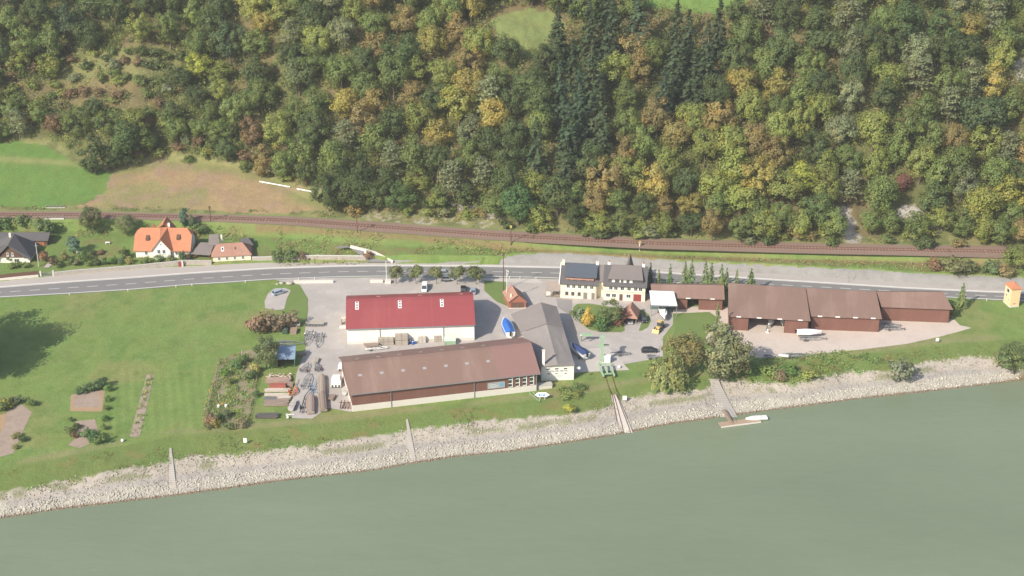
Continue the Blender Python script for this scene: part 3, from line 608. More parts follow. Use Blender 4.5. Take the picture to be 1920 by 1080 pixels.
boatshed('closed brown boat shed between the open bay and the end shed', (85.5, 421.1, 4.7), (105.4, 419.4, 4.7), (85.75, 434.4, 7.15), (106.0, 432.0, 7.15), lights=4)
boatshed('short closed brown boat shed at the right end of the row', (106.7, 426.9, 4.75), (127.0, 425.2, 4.75), (106.2, 432.3, 7.0), (125.6, 432.0, 7.0), 3.6, 1.5)
# white awning
cs = [GV(1217.5, 544.7, 5.7), GV(1263.4, 546.6, 5.7), GV(1270, 572.8, 3.7), GV(1221, 571.5, 3.7)]
O = Vector((40.5, 430.1, 0)); R = thing('awning', 'white sheet awning on posts sheltering a motor boat', 'awning', O)
b = MB(); b.slab([p-O for p in cs], .12); b.build('roof', M('white_sheet', (.72, .75, .80), .45, .08, .6), R)
b = MB(); b.beam(cs[3]-O+Vector((0, -.08, -.2)), cs[2]-O+Vector((0, -.08, -.2)), .1, .3); b.build('front_beam', m_metal, R)
for p in cs[2:]: b = MB(); q_ = p-O+Vector((.12 if p.x < 44 else -.12, .1 if p.y < 432 else -.1, 0)); b.box(q_.x-.08, q_.x+.08, q_.y-.08, q_.y+.08, 0, q_.z-.13); b.build('post', m_metal, R)
b = MB(); b.box(.2, 7.3, 4.6, 4.75, 0, 3.8); b.build('back_wall', M('dull_teal_board', (.10, .15, .16), .8), R)
# --- brick hut
a, rz, L = fr(G(954.5, 578), G(986, 577.5)); R = thing('brick_hut', 'small red brick hut with weathered tiled roof beside the flagpole', 'hut', a, rz)
def gable_v(R, W_, D, eave, ridge, wall, roof, oh=.4, x_sh=0., name='roof', front_mat=None):
    """gable facing the river: ridge runs away from the viewer, footprint leaning sideways by x_sh"""
    w = MB(); c = W_/2
    w.loft([[(0, 0, 0), (W_, 0, 0), (W_, 0, eave), (c, 0, ridge-.15), (0, 0, eave)], [(x_sh, D, 0), (W_+x_sh, D, 0), (W_+x_sh, D, eave), (c+x_sh, D, ridge-.15), (x_sh, D, eave)]]); w.build('wall', wall, R)
    b = MB(); k = (ridge-eave)/c; e = eave-oh*k+.1; s0 = -oh*x_sh/D; s1 = (D+oh)*x_sh/D
    b.slab([(-oh+s0, -oh, e), (c+s0, -oh, ridge), (c+s1, D+oh, ridge), (-oh+s1, D+oh, e)], .14); b.slab([(c+s0, -oh, ridge), (W_+oh+s0, -oh, e), (W_+oh+s1, D+oh, e), (c+s1, D+oh, ridge)], .14)
    return b.build(name, roof, R)
gable_v(R, 5.0, 6.4, 2.3, 4.5, m_brick, m_tile2, .35, -1.4)
b = MB(); b.box(.6, 4.4, -.06, .05, 0, 1.9); d = b.build('door', m_dwood, R); b = MB(); b.box(2.4, 2.5, -.1, -.06, .9, 1.1); b.build('handle', m_metal, d)
b = MB(); b.box(-.1, 5.1, -.25, -.003, 0, .15); b.build('threshold', m_cpale, R)
b = MB(); b.box(.35, .85, 1.0, 1.5, 2.4, 4.0); b.build('chimney', m_cream, R)
# --- garden carport
a, rz, L = fr(G(1168, 607), G(1193, 609)); R = thing('carport', 'terracotta tiled carport in the garden with a grey car inside', 'carport', a, rz)
WC = L; w = MB()
w.box(0, .2, 1.0, 5.2, 0, 2.2); w.box(WC-.2, WC, 1.0, 5.2, 0, 2.2); w.box(.2, WC-.2, 5.0, 5.2, 0, 2.2); w.build('wall', m_dwood, R)
for x in (.05, WC-.2): b = MB(); b.box(x, x+.15, 0, .15, 0, 2.2); b.build('post', m_wood, R)
b = MB(); c = WC/2; A = [(-.4, -.4, 2.15), (WC+.4, -.4, 2.15), (WC+.4, 5.6, 2.15), (-.4, 5.6, 2.15)]; r0, r1 = (c, 1.3, 4.6), (c, 5.6, 4.6)
for ps in ((A[0], A[1], r0), (A[1], A[2], r1, r0), (A[3], A[0], r0, r1)): b.slab(list(ps), .12)
b.add([(0, 5.2, 2.15), (WC, 5.2, 2.15), (c, 5.2, 4.4)], [(0, 1, 2)]); b.build('roof', m_tile2, R)
# --- transformer tower
R = thing('transformer_tower', 'small apricot transformer tower with an orange tiled hip roof by the road', 'tower', G(1893, 576.7), math.radians(12))
TW, TD = 2.9, 4.0
b = MB(); b.box(0, TW, 0, TD, 0, 6.1); b.build('wall', M('apricot_render', (.74, .55, .33), .85, .12, .7), R)
b = MB(); A = [(-.3, -.3, 6.0), (TW+.3, -.3, 6.0), (TW+.3, TD+.3, 6.0), (-.3, TD+.3, 6.0)]; r0, r1 = (TW/2, 1.5, 7.4), (TW/2, TD-1.5, 7.4)
for ps in ((A[0], A[1], r0), (A[1], A[2], r1, r0), (A[2], A[3], r1), (A[3], A[0], r0, r1)): b.slab(list(ps), .1)
b.build('roof', m_tile, R)
b = MB(); b.box(-.06, TW+.06, -.06, TD+.06, 0, .35); b.build('plinth', m_cpale, R)
window(R, 0, 2.0, 4.0, 1.6, 1.3, face='left'); window(R, 0, 2.6, 2.6, 1.0, .7, face='left'); window(R, 0, 1.2, 1.7, .7, .6, face='left', glass=m_dark)
b = MB(); b.box(.9, 1.7, -.05, .02, 1.0, 1.25); b.build('vent', m_wood, R)
# --- orange roofed house
a, rz, L = fr(G(256, 487), G(356, 487.5)); R = thing('villa', 'white house with bright orange tiled roof and central front gable', 'house', a, rz)
w = MB(); pr = [(-.6, 3.3), (5.2, 8.7), (11, 3.3)]
profwall(w, [(0, 3.6), (3.2, 6.55), (7.2, 6.55), (10.4, 3.6)], 0, L); w.build('wall', m_white, R)
gx, gw = 8.3, 5.6
w = MB(); w.loft([[(gx-gw/2, y, 0), (gx+gw/2, y, 0), (gx+gw/2, y, 4.2), (gx, y, 7.4), (gx-gw/2, y, 4.2)] for y in (-1.0, 4)]); fg = w.build('front_gable', m_white, R)
b = MB(); hx = 1.1 # half-hipped main roof
for ps in (((-.6, -.6, 3.3), (L+.6, -.6, 3.3), (L+.6, 3.4, 7.02), (L-hx, 5.2, 8.7), (hx, 5.2, 8.7), (-.6, 3.4, 7.02)), ((-.6, 11, 3.3), (-.6, 7, 7.02), (hx, 5.2, 8.7), (L-hx, 5.2, 8.7), (L+.6, 7, 7.02), (L+.6, 11, 3.3)), ((-.6, 3.4, 7.02), (hx, 5.2, 8.7), (-.6, 7, 7.02)), ((L+.6, 3.4, 7.02), (L+.6, 7, 7.02), (L-hx, 5.2, 8.7))): b.slab(list(ps), .15)
b.build('roof', m_tile, R)
b = MB(); yb = 5.0
b.slab([(gx-3.3, -1.5, 3.55), (gx, -1.5, 7.75), (gx, 9, 7.75+1.3), (gx-1.2, 5.2, 8.72), (gx-3.3, .1, 4.1)], .15); b.slab([(gx, -1.5, 7.75), (gx+3.3, -1.5, 3.55), (gx+3.3, .1, 4.1), (gx+1.2, 5.2, 8.72), (gx, 9, 9.05)], .15); b.build('gable_roof', m_tile, R)
b = MB(); b.slab([(gx-2.4, 5.6, 8.2), (gx, 4.6, 10.3), (gx, 10.5, 10.3), (gx-3.2, 10.5, 6)], .15); b.slab([(gx, 4.6, 10.3), (gx+2.4, 5.6, 8.2), (gx+3.2, 10.5, 6), (gx, 10.5, 10.3)], .15); b.build('rear_gable_roof', m_tile, R)
for x in (3.3, 12.8): window(R, x, 0, 1.7, .9, 1.3)
for x in (7.5, 9.1): window(fg, x, -1.0, 2.6, 1.0, 1.4)
window(fg, 8.3, -1.0, 5.4, .6, .7)
for x, y in ((3.6, 2.4), (13.2, 2.6)):
    z = zprof(pr, y); b = MB(); b.loft([[(x-.55, y-.5, z-.5), (x+.55, y-.5, z-.5), (x+.55, y-.5, z+.35), (x-.55, y-.5, z+.35)], [(x-.55, y+.9, z+.5), (x+.55, y+.9, z+.5), (x+.55, y+.9, z+.95), (x-.55, y+.9, z+.95)]]); b.build('dormer', m_dwood, R)
for x, y, h, m_ in ((9.8, 6.0, 9.9, m_frame), (5.0, 6.4, 9.2, m_brick)):
    b = MB(); b.box(x-.35, x+.35, y-.35, y+.35, 7.5, h); b.build('chimney', m_, R)
b = MB(); b.tube((11.3, -.2, 0), (11.3, -.2, 3.5), .07); b.build('downpipe', m_metal, R)
# --- annex with tower and grey link roofs
a, rz, L = fr(G(400, 494), G(471, 490)); R = thing('annex', 'low white annex with weathered red hipped roof at the roadside wall', 'outbuilding', a, rz)
b = MB(); b.box(0, L, 0, 6.6, 0, 2.5); b.build('wall', m_cream, R)
def hip(mb, W_, D, e, r, oh, rx, y=None, x0=0, y0=0):
    y = D/2 if y is None else y
    A = [(x0-oh, y0-oh, e), (x0+W_+oh, y0-oh, e), (x0+W_+oh, y0+D+oh, e), (x0-oh, y0+D+oh, e)]; p, q_ = (x0+rx, y0+y, r), (x0+W_-rx, y0+y, r)
    for ps in ((A[0], A[1], q_, p), (A[1], A[2], q_), (A[2], A[3], p, q_), (A[3], A[0], p)): mb.slab(list(ps), .14)
b = MB(); hip(b, L, 6.6, 2.45, 5.2, .45, 2.4); b.build('roof', m_tile2, R)
for x in (1.9, 4.3, 6.7, 9.2): window(R, x, 0, .9, .8, 1.1)
rp = [(-.45, 2.45), (3.3, 5.2)]
for x, ww, g_ in ((3.1, .9, m_frame), (7.0, .6, m_tile2)):
    b = MB(); z0, z1 = zprof(rp, 1.0), zprof(rp, 2.2); b.slab([(x-ww/2, 1.0, z0+.1), (x+ww/2, 1.0, z0+.1), (x+ww/2, 2.2, z1+.1), (x-ww/2, 2.2, z1+.1)], .1); o = b.build('skylight', g_, R)
    b = MB(); b.slab([(x-ww/3.6, 1.25, zprof(rp, 1.25)+.12), (x+ww/3.6, 1.25, zprof(rp, 1.25)+.12), (x+ww/3.6, 2.0, zprof(rp, 2.0)+.12), (x-ww/3.6, 2.0, zprof(rp, 2.0)+.12)], .03); b.build('pane', m_glass, o)
b = MB(); b.box(-1.0, 1.8, 5.5, 9.5, 0, 4.2); b.build('stair_tower', m_white, R)
b = MB(); b.slab([(-1.4, 5.0, 4.0), (2.0, 5.0, 4.0), (1.9, 7.5, 6.6), (-1.0, 7.5, 6.6)], .14); b.slab([(-1.0, 7.5, 6.6), (1.9, 7.5, 6.6), (2.0, 10, 4.0), (-1.4, 10, 4.0)], .14); b.build('tower_roof', m_gtile, R)
b = MB(); b.box(2.5, 3.0, 7.2, 7.7, 3, 6.3); b.build('chimney', m_frame, R)
b = MB(); b.box(8.6, 12.2, 7, 11, 0, 2.6); b.build('rear_shed', m_dwood, R); b = MB(); hip(b, 3.6, 4, 2.6, 4.2, .4, 1.2, x0=8.6, y0=7); b.build('rear_shed_roof', m_slate, R)
a, rz, L = fr(G(360, 488), G(394, 490)); R = thing('carport', 'open grey roofed carport between the orange house and its annex', 'carport', a, rz)
b = MB(); b.slab([(-.2, -.3, 2.3), (L+.3, -.3, 2.3), (L+.3, 4.5, 4.3), (1.8, 4.5, 4.3)], .14); b.build('roof', m_gtile, R)
b = MB(); b.box(0, L, 4.2, 4.4, 0, 4.0); b.build('back_wall', m_dwood, R)
for x in (0, L-.15): b = MB(); b.box(x, x+.15, 0, .15, 0, 2.25); b.build('post', m_dwood, R)
R = thing('playground_slide', 'small red toy slide standing in the shade of the grey carport', 'toy', G(366, 486.5))
b = MB(); b.slab([(0, 0, .9), (.4, 0, .9), (.4, -1.0, .1), (0, -1.0, .1)], .05); b.build('chute', M('red_plastic', (.7, .05, .04), .4), R); b = MB(); b.box(0, .4, .02, .3, 0, 1.1); b.build('ladder', MATS['red_plastic'], R)
# --- left-edge house
R = thing('chalet', 'white and brown timber house with steep grey roof at the left edge', 'house', (*G(57, 497)[:2], 0))
H0 = -13.0
b = MB(); b.box(H0, 0, 0, 9, 0, 3.0); b.build('wall', m_white, R)
b = MB(); b.loft([[(-9.2, y, 3.003), (-2.2, y, 3.003), (-5.6, y, 6.6)] for y in (-.6, 6)]); gb = b.build('gable_boards', m_dwood, R)
for x in (-6.4, -4.9): window(gb, x, -.6, 3.4, .7, 1.1)
b = MB(); ap = (-5.7, -1.3, 7.3); bk = (-5.2, 4.6, 8.6)
b.slab([(-1.2, -1.1, 2.9), (.8, -.6, 2.7), (.8, 10, 2.7), bk, ap], .16); b.slab([ap, bk, (-9, 8, 5), (-15, 10, 2.7), (-15, -.6, 2.7), (-10.2, -1.1, 2.9)], .16); b.slab([bk, (.8, 10, 2.7), (-15, 10, 2.7), (-9, 8, 5)], .16); b.build('roof', m_slate, R)
b = MB(); b.box(-6.8, -6.1, 4.2, 4.8, 7.5, 8.9); b.build('chimney', m_cpale, R)
window(R, -9.5, 0, 1.0, 1.0, 1.2); window(R, -4, 0, 1.0, 1.6, 1.2)
R = thing('barn', 'long low dark shed behind the grey roofed house', 'shed', (*G(-20, 462, .9)[:2], .8))
b = MB(); b.box(0, 18.5, 0, 5, 0, 2.3); b.build('wall', m_dwood, R); b = MB(); b.slab([(-.4, -.5, 2.3), (19, -.5, 2.3), (19, 3, 3.6), (-.4, 3, 3.6)], .14); b.slab([(-.4, 3, 3.6), (19, 3, 3.6), (19, 5.6, 2.5), (-.4, 5.6, 2.5)], .14); b.build('roof', m_slate, R)
b = MB(); b.box(14.8, 17.6, -.06, .02, .2, 1.9); b.build('door', M('orange_brown_wood', (.34, .15, .07), .8), R)
# --- blue roofed shed in the trailer yard
a, rz, L = fr(G(521, 689), G(553.5, 688)); R = thing('boat_shelter', 'small shelter with faded blue sheet roof beside the leafy tree', 'shelter', a, rz)
m_blue = M('faded_blue_sheet', (.22, .30, .40), .5, .3, 1.0, col2=(.10, .19, .42), wear=.8, fine=.12)
b = MB(); b.slab([(-.4, -.2, 2.6), (L+.1, -.2, 2.6), (L+.2, 4.2, 4.2), (.0, 4.2, 4.2)], .1); b.slab([(0, 4.2, 4.2), (L+.2, 4.2, 4.2), (L+.1, 6.0, 3.6), (0, 6, 3.6)], .1); b.build('roof', m_blue, R)
b = MB(); b.box(L-.2, L, 0, 5.6, 0, 2.5); b.loft([[(L-.2, 0, 2.5), (L, 0, 2.5), (L, 5.6, 2.5), (L-.2, 5.6, 2.5)], [(L-.2, 4, 3.9), (L, 4, 3.9), (L, 4.3, 3.9), (L-.2, 4.3, 3.9)]]); b.build('side_wall', M('dull_green_board', (.08, .17, .13), .7), R)
b = MB(); b.box(0, L, 5.5, 5.6, 0, 3.3); b.box(0, .12, 0, 5.5, 0, 2.4); b.build('rear_wall', m_dwood, R)
# ------------------------------------------------------------------ vegetation
ML = leafmat('leaves'); MLS = leafmat('leaves_mixed', True)
m_bark = M('bark', (.16, .125, .095), .95, .4, 2, (1, 1, .3), .2)
def cards(c, nrm, size, r):
    """quads at centres c, facing nrm loosely; returns V, F"""
    n = len(c); d = nrm + r.normal(0, .36, (n, 3)); d /= np.linalg.norm(d, axis=1)[:, None]
    a = np.cross(d, r.normal(0, 1, (n, 3))); a /= np.linalg.norm(a, axis=1)[:, None]; b = np.cross(d, a)
    s = size*(r.uniform(.6, 1.35, n))[:, None]*.5; k = r.uniform(.6, 1.0, n)[:, None]
    V = np.stack([c-a*s-b*s*k, c+a*s*.7-b*s*k, c+a*s+b*s*k, c-a*s*.6+b*s*k*.9], 1).reshape(-1, 3)
    return V, np.arange(4*n).reshape(-1, 4)
def crown_round(r, H, R, base=.22, nc=34, nl=46, leaf=.55, lump=.33, flat=1.0, top=.0):
    z0 = H*base; cz = (z0+H)/2; rz = (H-z0)/2; C = []; D = []
    for k in range(nc):
        u = r.normal(0, 1, 3); u /= np.linalg.norm(u); u[2] = u[2]*.95+.03+top*r.random()
        q = r.uniform(.62, .92) if k % 5 else r.uniform(.2, .5)
        cc = np.array([u[0]*R*q, u[1]*R*q, cz+u[2]*rz*q]); rr = R*lump*r.uniform(.75, 1.25)
        w = r.normal(0, 1, (nl, 3)); w /= np.linalg.norm(w, axis=1)[:, None]; w[:, 2] = w[:, 2]*.85+.15
        C.append(cc+w*rr*np.array([1, 1, flat])*r.uniform(.55, 1.05, (nl, 1))); D.append(w*.9+u*.7+np.array([0, -.1, .15]))
    return cards(np.concatenate(C), np.concatenate(D), leaf, r)
def crown_conifer(r, H, R, layers=15, leaf=.5, dens=1.0, base=.08, ragged=.25):
    C = []; D = []
    for i in range(layers):
        t = i/(layers-1); z = H*(base+(1-base)*t); rad = R*(1-t)**.85*r.uniform(1-ragged, 1+ragged*.4)+.12; nb = max(4, int(11*(1-t)+4))
        for k in range(nb):
            a = r.uniform(0, 6.283); m = int(7*dens*(1.2-t*.6)); s = r.uniform(.15, 1, m)*rad*r.uniform(.75, 1.1)
            x, y = np.cos(a+r.normal(0, .09, m))*s, np.sin(a+r.normal(0, .09, m))*s
            C.append(np.stack([x, y, z-s*.38+r.normal(0, .12, m)], 1)); D.append(np.stack([x/(rad+.1), y/(rad+.1), np.full(m, .9)], 1))
    return cards(np.concatenate(C), np.concatenate(D), leaf, r)
def crown_pine(r, H, R, leaf=.45, tiers=9, base=.3):
    C = []; D = []
    for i in range(tiers):
        z = H*(base+(1-base)*(i+.5)/tiers); rad = R*(1.05-.65*i/tiers)
        for k in range(4):
            a = r.uniform(0, 6.283); q = rad*r.uniform(.35, .8); c = np.array([math.cos(a)*q, math.sin(a)*q, z+r.normal(0, .3)]); m = 44
            w = r.normal(0, 1, (m, 3)); C.append(c+w*np.array([R*.2, R*.2, .22])); D.append(w*.4+np.array([0, 0, 1.0]))
    return cards(np.concatenate(C), np.concatenate(D), leaf, r)
def crown_willow(r, H, R, leaf=.5):
    C = []; D = []
    for k in range(90):
        a = r.uniform(0, 6.283); q = R*math.sqrt(r.uniform(.05, 1)); zt = H*(1-.35*(q/R)**2)*r.uniform(.85, 1); m = 26
        s = r.uniform(0, 1, m); zz = zt-s*H*.5*(.5+.5*q/R); out = 1+.22*s
        x, y = math.cos(a)*q*out, math.sin(a)*q*out
        C.append(np.stack([x+r.normal(0, .18, m), y+r.normal(0, .18, m), np.maximum(zz, .3)], 1)); D.append(np.stack([np.full(m, math.cos(a)), np.full(m, math.sin(a)), np.full(m, .3)], 1))
    return cards(np.concatenate(C), np.concatenate(D), leaf, r)
def trunkmesh(r, H, R, rad, top=.75, limbs=5):
    mb = MB(); z = 0; p = Vector((0, 0, -.4)); pts = [(p, rad*1.25)]
    for k in range(1, 5): pts.append((Vector((r.normal(0, .12)*k*.5, r.normal(0, .12)*k*.5, H*top*k/4)), rad*(1-.2*k)))
    mb.loft([[(c.x+math.cos(a*math.pi/3)*q, c.y+math.sin(a*math.pi/3)*q, c.z) for a in range(6)] for c, q in pts])
    for k in range(limbs):
        a = r.uniform(0, 6.28); b = pts[2+k % 2][0]; mb.tube(b, b+Vector((math.cos(a)*R*.6, math.sin(a)*R*.6, H*.22)), rad*.4, rad*.12, 5)
    me = bpy.data.meshes.new('trunk'); me.from_pydata(mb.v, [], mb.f); me.materials.append(m_bark); return me
PROTO = {}
def proto(kind, V, F, trunk, H, R):
    me = npmesh('crown', V, F, ML, False); PROTO.setdefault(kind, []).append((me, trunk, H, R))
for i in range(7):
    r = np.random.default_rng(20+i); H, R = 12., 5.0*r.uniform(.92, 1.08); proto('broad', *crown_round(r, H, R, .08+.08*r.random(), nc=int(r.integers(38, 52)), nl=95, lump=r.uniform(.24, .34), leaf=.37), trunkmesh(r, H, R, .28), H, 5.)
for i in range(3):
    r = np.random.default_rng(40+i); H, R = 12., 3.6; proto('tall', *crown_round(r, H, R, .02, nc=38, nl=90, lump=.36, leaf=.36), trunkmesh(r, H, R, .24), H, R)
for i in range(4):
    r = np.random.default_rng(50+i); H, R = 15., 3.0; proto('conifer', *crown_conifer(r, H, R, 22, .46, 1.7), trunkmesh(r, H, R, .22, .95, 0), H, R)
for i in range(3):
    r = np.random.default_rng(60+i); H, R = 12., 4.0; proto('pine', *crown_pine(r, H, R), trunkmesh(r, H, R, .2, .9, 4), H, R)
for i in range(2):
    r = np.random.default_rng(70+i); H, R = 8., 5.0; proto('willow', *crown_willow(r, H, R), trunkmesh(r, H, R, .35, .5), H, R)
for i in range(5):
    r = np.random.default_rng(80+i); H, R = 3., 1.8; proto('bush', *crown_round(r, H, R, -.1, nc=16, nl=34, lump=.42, leaf=.34), trunkmesh(r, H*.6, R, .08, .6, 2), H, R)
for i in range(2):
    r = np.random.default_rng(90+i); H, R = 8., 2.4; proto('young', *crown_conifer(r, H, R, 15, .36, 1.7, .03, .22), trunkmesh(r, H, R, .1, .9, 0), H, R)
for i in range(2):
    r = np.random.default_rng(95+i); H, R = 7., 1.2; V, F = crown_round(r, H, R, -.02, nc=30, nl=40, lump=.55, leaf=.34); proto('column', V, F, trunkmesh(r, H, R, .1, .6, 0), H, R)
for i in range(2):
    r = np.random.default_rng(99+i); H, R = 6., 2.3; proto('lollipop', *crown_round(r, H, R, .28, nc=24, nl=60, lump=.36, leaf=.32), trunkmesh(r, H, R, .11, .7, 4), H, R)
r = np.random.default_rng(120); H, R = 9., 6.; V, F = crown_round(r, H, R, .55, nc=40, nl=50, lump=.24, leaf=.5); proto('umbrella', V, F, trunkmesh(r, H, R, .3, .8, 6), H, R)
ntree = [0]
def plant(kind, loc, H, R, col, label, cat='tree', name=None, group=None, rz=None):
    ps = PROTO[kind]; me, tk, h0, r0 = ps[ntree[0] % len(ps)]; ntree[0] += 1
    nm = name or {'conifer': 'conifer', 'young': 'young_spruce', 'pine': 'pine_tree', 'bush': 'bush', 'column': 'cypress', 'willow': 'willow'}.get(kind, 'broadleaf_tree')
    R_ = thing(nm, label, cat, loc, rnd.uniform(0, 6.28) if rz is None else rz, group); R_.scale = (R/r0, R/r0, H/h0)
    c = bpy.data.objects.new('crown', me); COL.objects.link(c); c.parent = R_; c.color = (*col, 1)
    t_ = bpy.data.objects.new('trunk', tk); COL.objects.link(t_); t_.parent = R_; return R_
def px_plant(kind, px, py, H, R, col, label, **k):
    x, y, z = hit(px, py); return plant(kind, (x, y, z-.05), H, R, col, label, **k)
DG, MG_, YG, GO, OB, RU, GG, CO, LI = (.052, .076, .026), (.084, .116, .033), (.130, .155, .038), (.20, .17, .042), (.145, .122, .045), (.118, .085, .045), (.110, .130, .066), (.040, .062, .030), (.19, .215, .035)
for i, x in enumerate((743, 780, 819, 857, 893)):
    px_plant('lollipop', x, 533+(i > 2), 6.2, (2.3, 2.4, 2.3, 2.6, 2.9)[i], ((.105, .12, .05), (.11, .13, .05), (.12, .13, .05), (.10, .12, .05), (.085, .105, .04))[i],
             ('first clipped round tree in the roadside row, next to the lamp post', 'clipped round roadside tree behind the white van', 'middle clipped round roadside tree hiding part of the passing cars', 'clipped round roadside tree above the dark parked car', 'last and widest clipped round roadside tree beside the lawn')[i], name='clipped_tree', group='clipped trees along the road')
OT = [('broad', 1144, 612, 8.5, 4.0, (.10, .13, .05), 'green garden tree with reddish top in front of the yellow houses'),
 ('bush', 1128, 617, 5.0, 2.9, (.06, .115, .035), 'dark green rounded bush at the foot of the garden tree'),
 ('bush', 1165, 607, 4.6, 2.6, (.15, .075, .05), 'dark red leaved bush left of the garden carport'),
 ('bush', 1102, 612, 5.4, 2.2, (.27, .22, .045), 'golden yellow bush in the garden before the yellow houses'),
 ('column', 1090, 606, 5.4, 1.3, (.13, .18, .12), 'pale blue-green conifer beside the golden bush'),
 ('bush', 1080, 602, 4.0, 1.8, (.08, .12, .04), 'green shrub at the left tip of the garden island'),
 ('broad', 1283, 697, 11.5, 6.4, (.125, .12, .045), 'wide brown-green tree in the middle of the riverside clump'),
 ('willow', 1252, 722, 8.6, 5.4, (.15, .17, .065), 'pale green drooping willow at the left of the riverside clump'),
 ('tall', 1352, 712, 17, 5.8, (.135, .15, .075), 'tall grey-green poplar, biggest of the riverside clump'),
 ('tall', 1382, 706, 14, 4.6, (.115, .125, .06), 'darker tree touching the right side of the tall poplar'),
 ('young', 1343, 632, 10.5, 2.2, (.10, .14, .05), 'thin ragged spruce between the lawn and the open boat shed'),
 ('bush', 1327, 622, 2.4, 1.6, (.11, .15, .05), 'low shrub beside the thin ragged spruce'),
 ('bush', 1687, 713, 6.4, 3.5, (.115, .135, .085), 'lone round grey-green bush on the stony bank'),
 ('broad', 1902, 700, 9, 5.5, (.085, .12, .045), 'dark leafy tree on the bank at the right edge'),
 ('bush', 1875, 690, 4.5, 3.0, (.11, .13, .05), 'smaller bush left of the right edge tree'),
 ('young', 1801, 578, 8.0, 2.6, (.12, .165, .06), 'pale young conifer at the right end of the brown sheds'),
 ('bush', 1788, 590, 3.2, 1.6, (.10, .14, .04), 'small green shrub at the corner of the end brown shed'),
 ('broad', 172, 439, 9.5, 3.7, (.065, .085, .035), 'dark round tree between the railway and the garden'),
 ('broad', 238, 441, 7.0, 3.7, (.105, .125, .055), 'lighter round tree left of the orange-roofed house'),
 ('column', 346, 430, 7.8, 1.35, (.055, .10, .065), 'taller dark green cypress behind the orange-roofed house'),
 ('column', 361, 431, 5.8, 1.0, (.06, .10, .05), 'shorter dark green cypress behind the orange-roofed house'),
 ('column', 138, 476, 6.3, 1.9, (.075, .125, .085), 'blue-green oval conifer beside the garden path'),
 ('bush', 375, 438, 3.5, 2.6, (.09, .13, .045), 'green shrub right of the two cypresses'),
 ('bush', 92, 440, 5.0, 3.0, (.055, .09, .03), 'dark bush beside the long low shed'), ('bush', 72, 434, 4.2, 3.2, (.10, .14, .045), 'light green bush behind the long low shed'),
 ('bush', 8, 430, 4.2, 3.0, (.06, .11, .035), 'green bush behind the roof of the left edge house'), ('bush', 40, 424, 3.0, 3.0, (.10, .14, .05), 'pale bush between railway and left edge house'),
 ('bush', 524, 487, 3.6, 2.6, (.07, .105, .04), 'round green bush on the bank behind the roadside wall'), ('bush', 545, 487, 3.4, 2.8, (.075, .11, .04), 'wide green bush next to another behind the wall'), ('bush', 568, 486, 2.0, 2.0, (.15, .11, .07), 'low brownish bush right of the green bushes behind the wall'),
 ('bush', 487, 628, 6.0, 3.6, (.17, .115, .075), 'reddish brown shrub left of the boat trailer yard'), ('bush', 513, 620, 5.8, 3.8, (.155, .12, .08), 'brownish shrub, middle of the three beside the yard'), ('bush', 543, 614, 5.2, 3.2, (.15, .125, .085), 'brownish shrub nearest the yard tarmac'),
 ('broad', 500, 692, 10.5, 4.2, (.085, .11, .05), 'leafy green tree left of the blue-roofed shelter'),
 ('bush', 1065, 775, 2.6, 1.8, (.20, .21, .04), 'small yellow-green bush on the grassy bank below the workshop'), ('bush', 1067, 740, 1.8, 3.4, (.12, .155, .045), 'low spreading shrub on the lawn before the workshop'),
 ('bush', 1083, 730, 1.4, 2.6, (.09, .135, .04), 'low green ground shrub beside the workshop corner'),
 ('bush', 1790, 512, 5.0, 4.4, (.11, .115, .05), 'large reddish green bush above the sprayed concrete slope'), ('bush', 1752, 505, 3.4, 3.0, (.13, .09, .055), 'rust red bush left of the large reddish bush'), ('bush', 1822, 510, 3.2, 2.6, (.10, .12, .05), 'green bush right of the large reddish bush'),
 ('bush', 1856, 512, 4.6, 2.8, (.08, .12, .05), 'dark green bush near the railway at the right'), ('broad', 1905, 506, 8.0, 5.0, (.115, .14, .04), 'yellow-green tree above the transformer tower beside the railway'), ('bush', 1885, 520, 3.4, 2.6, (.15, .13, .06), 'brownish bush directly behind the transformer tower'),
 ('bush', 690, 486, 2.2, 1.6, (.16, .11, .06), 'small reddish bush at the foot of the ramp'),
 ('bush', 1408, 700, 3.4, 2.6, (.07, .13, .035), 'dark green thicket bush below the gravel yard'), ('bush', 1440, 706, 3.0, 2.8, (.11, .16, .04), 'bright green thicket bush above the stony bank'), ('bush', 1462, 712, 2.8, 2.2, (.16, .13, .07), 'pinkish brown thicket bush above the stony bank'), ('bush', 1520, 712, 2.8, 2.2, (.15, .18, .045), 'yellow-green bush at the right end of the thicket'),
 ('bush', 1480, 700, 2.6, 2.8, (.08, .14, .035), 'green bush in the middle of the bank thicket')]
for k, px, py, H, R, c, lb in OT: px_plant(k, px, py, H, R, c, lb, cat='bush' if k == 'bush' else 'tree')
for i, (x, tip, R) in enumerate(((1219, 494, 1.2), (1235, 506, 1.0), (1256, 496, 1.1), (1284, 492, 1.5), (1296, 488, 1.6), (1322, 491, 1.5), (1333, 494, 1.5), (1352, 496, 1.3), (1362, 504, 1.3), (1381, 506, 1.0), (1408, 505, 1.7))):
    Y = 446.6-(x-1219)*.006; X = (x-960)/FOC*(Y*CP+215*SP); H = hz(Y, tip)
    plant('young', (X, Y, 0), H, R*1.7, (CO if i == 0 else ((.10, .15, .055), (.12, .165, .065))[i % 2]), 'dark narrow spruce touching the right yellow house' if i == 0 else
          ('', 'small spruce second from the yellow house behind the shed', 'yellowish narrow spruce standing alone behind the low shed', 'left spruce of the tall pair above the white awning shed', 'right spruce of the tall pair, tallest in the row', 'left spruce of the middle bright green pair', 'right spruce of the middle bright green pair', 'sixth-gap spruce, left of a pair near the shed joint', 'shorter spruce, right of a pair near the shed joint', 'thin sparse spruce before the last in the row', 'last broad spruce at the right end of the row')[i], group='young spruces behind the low shed')
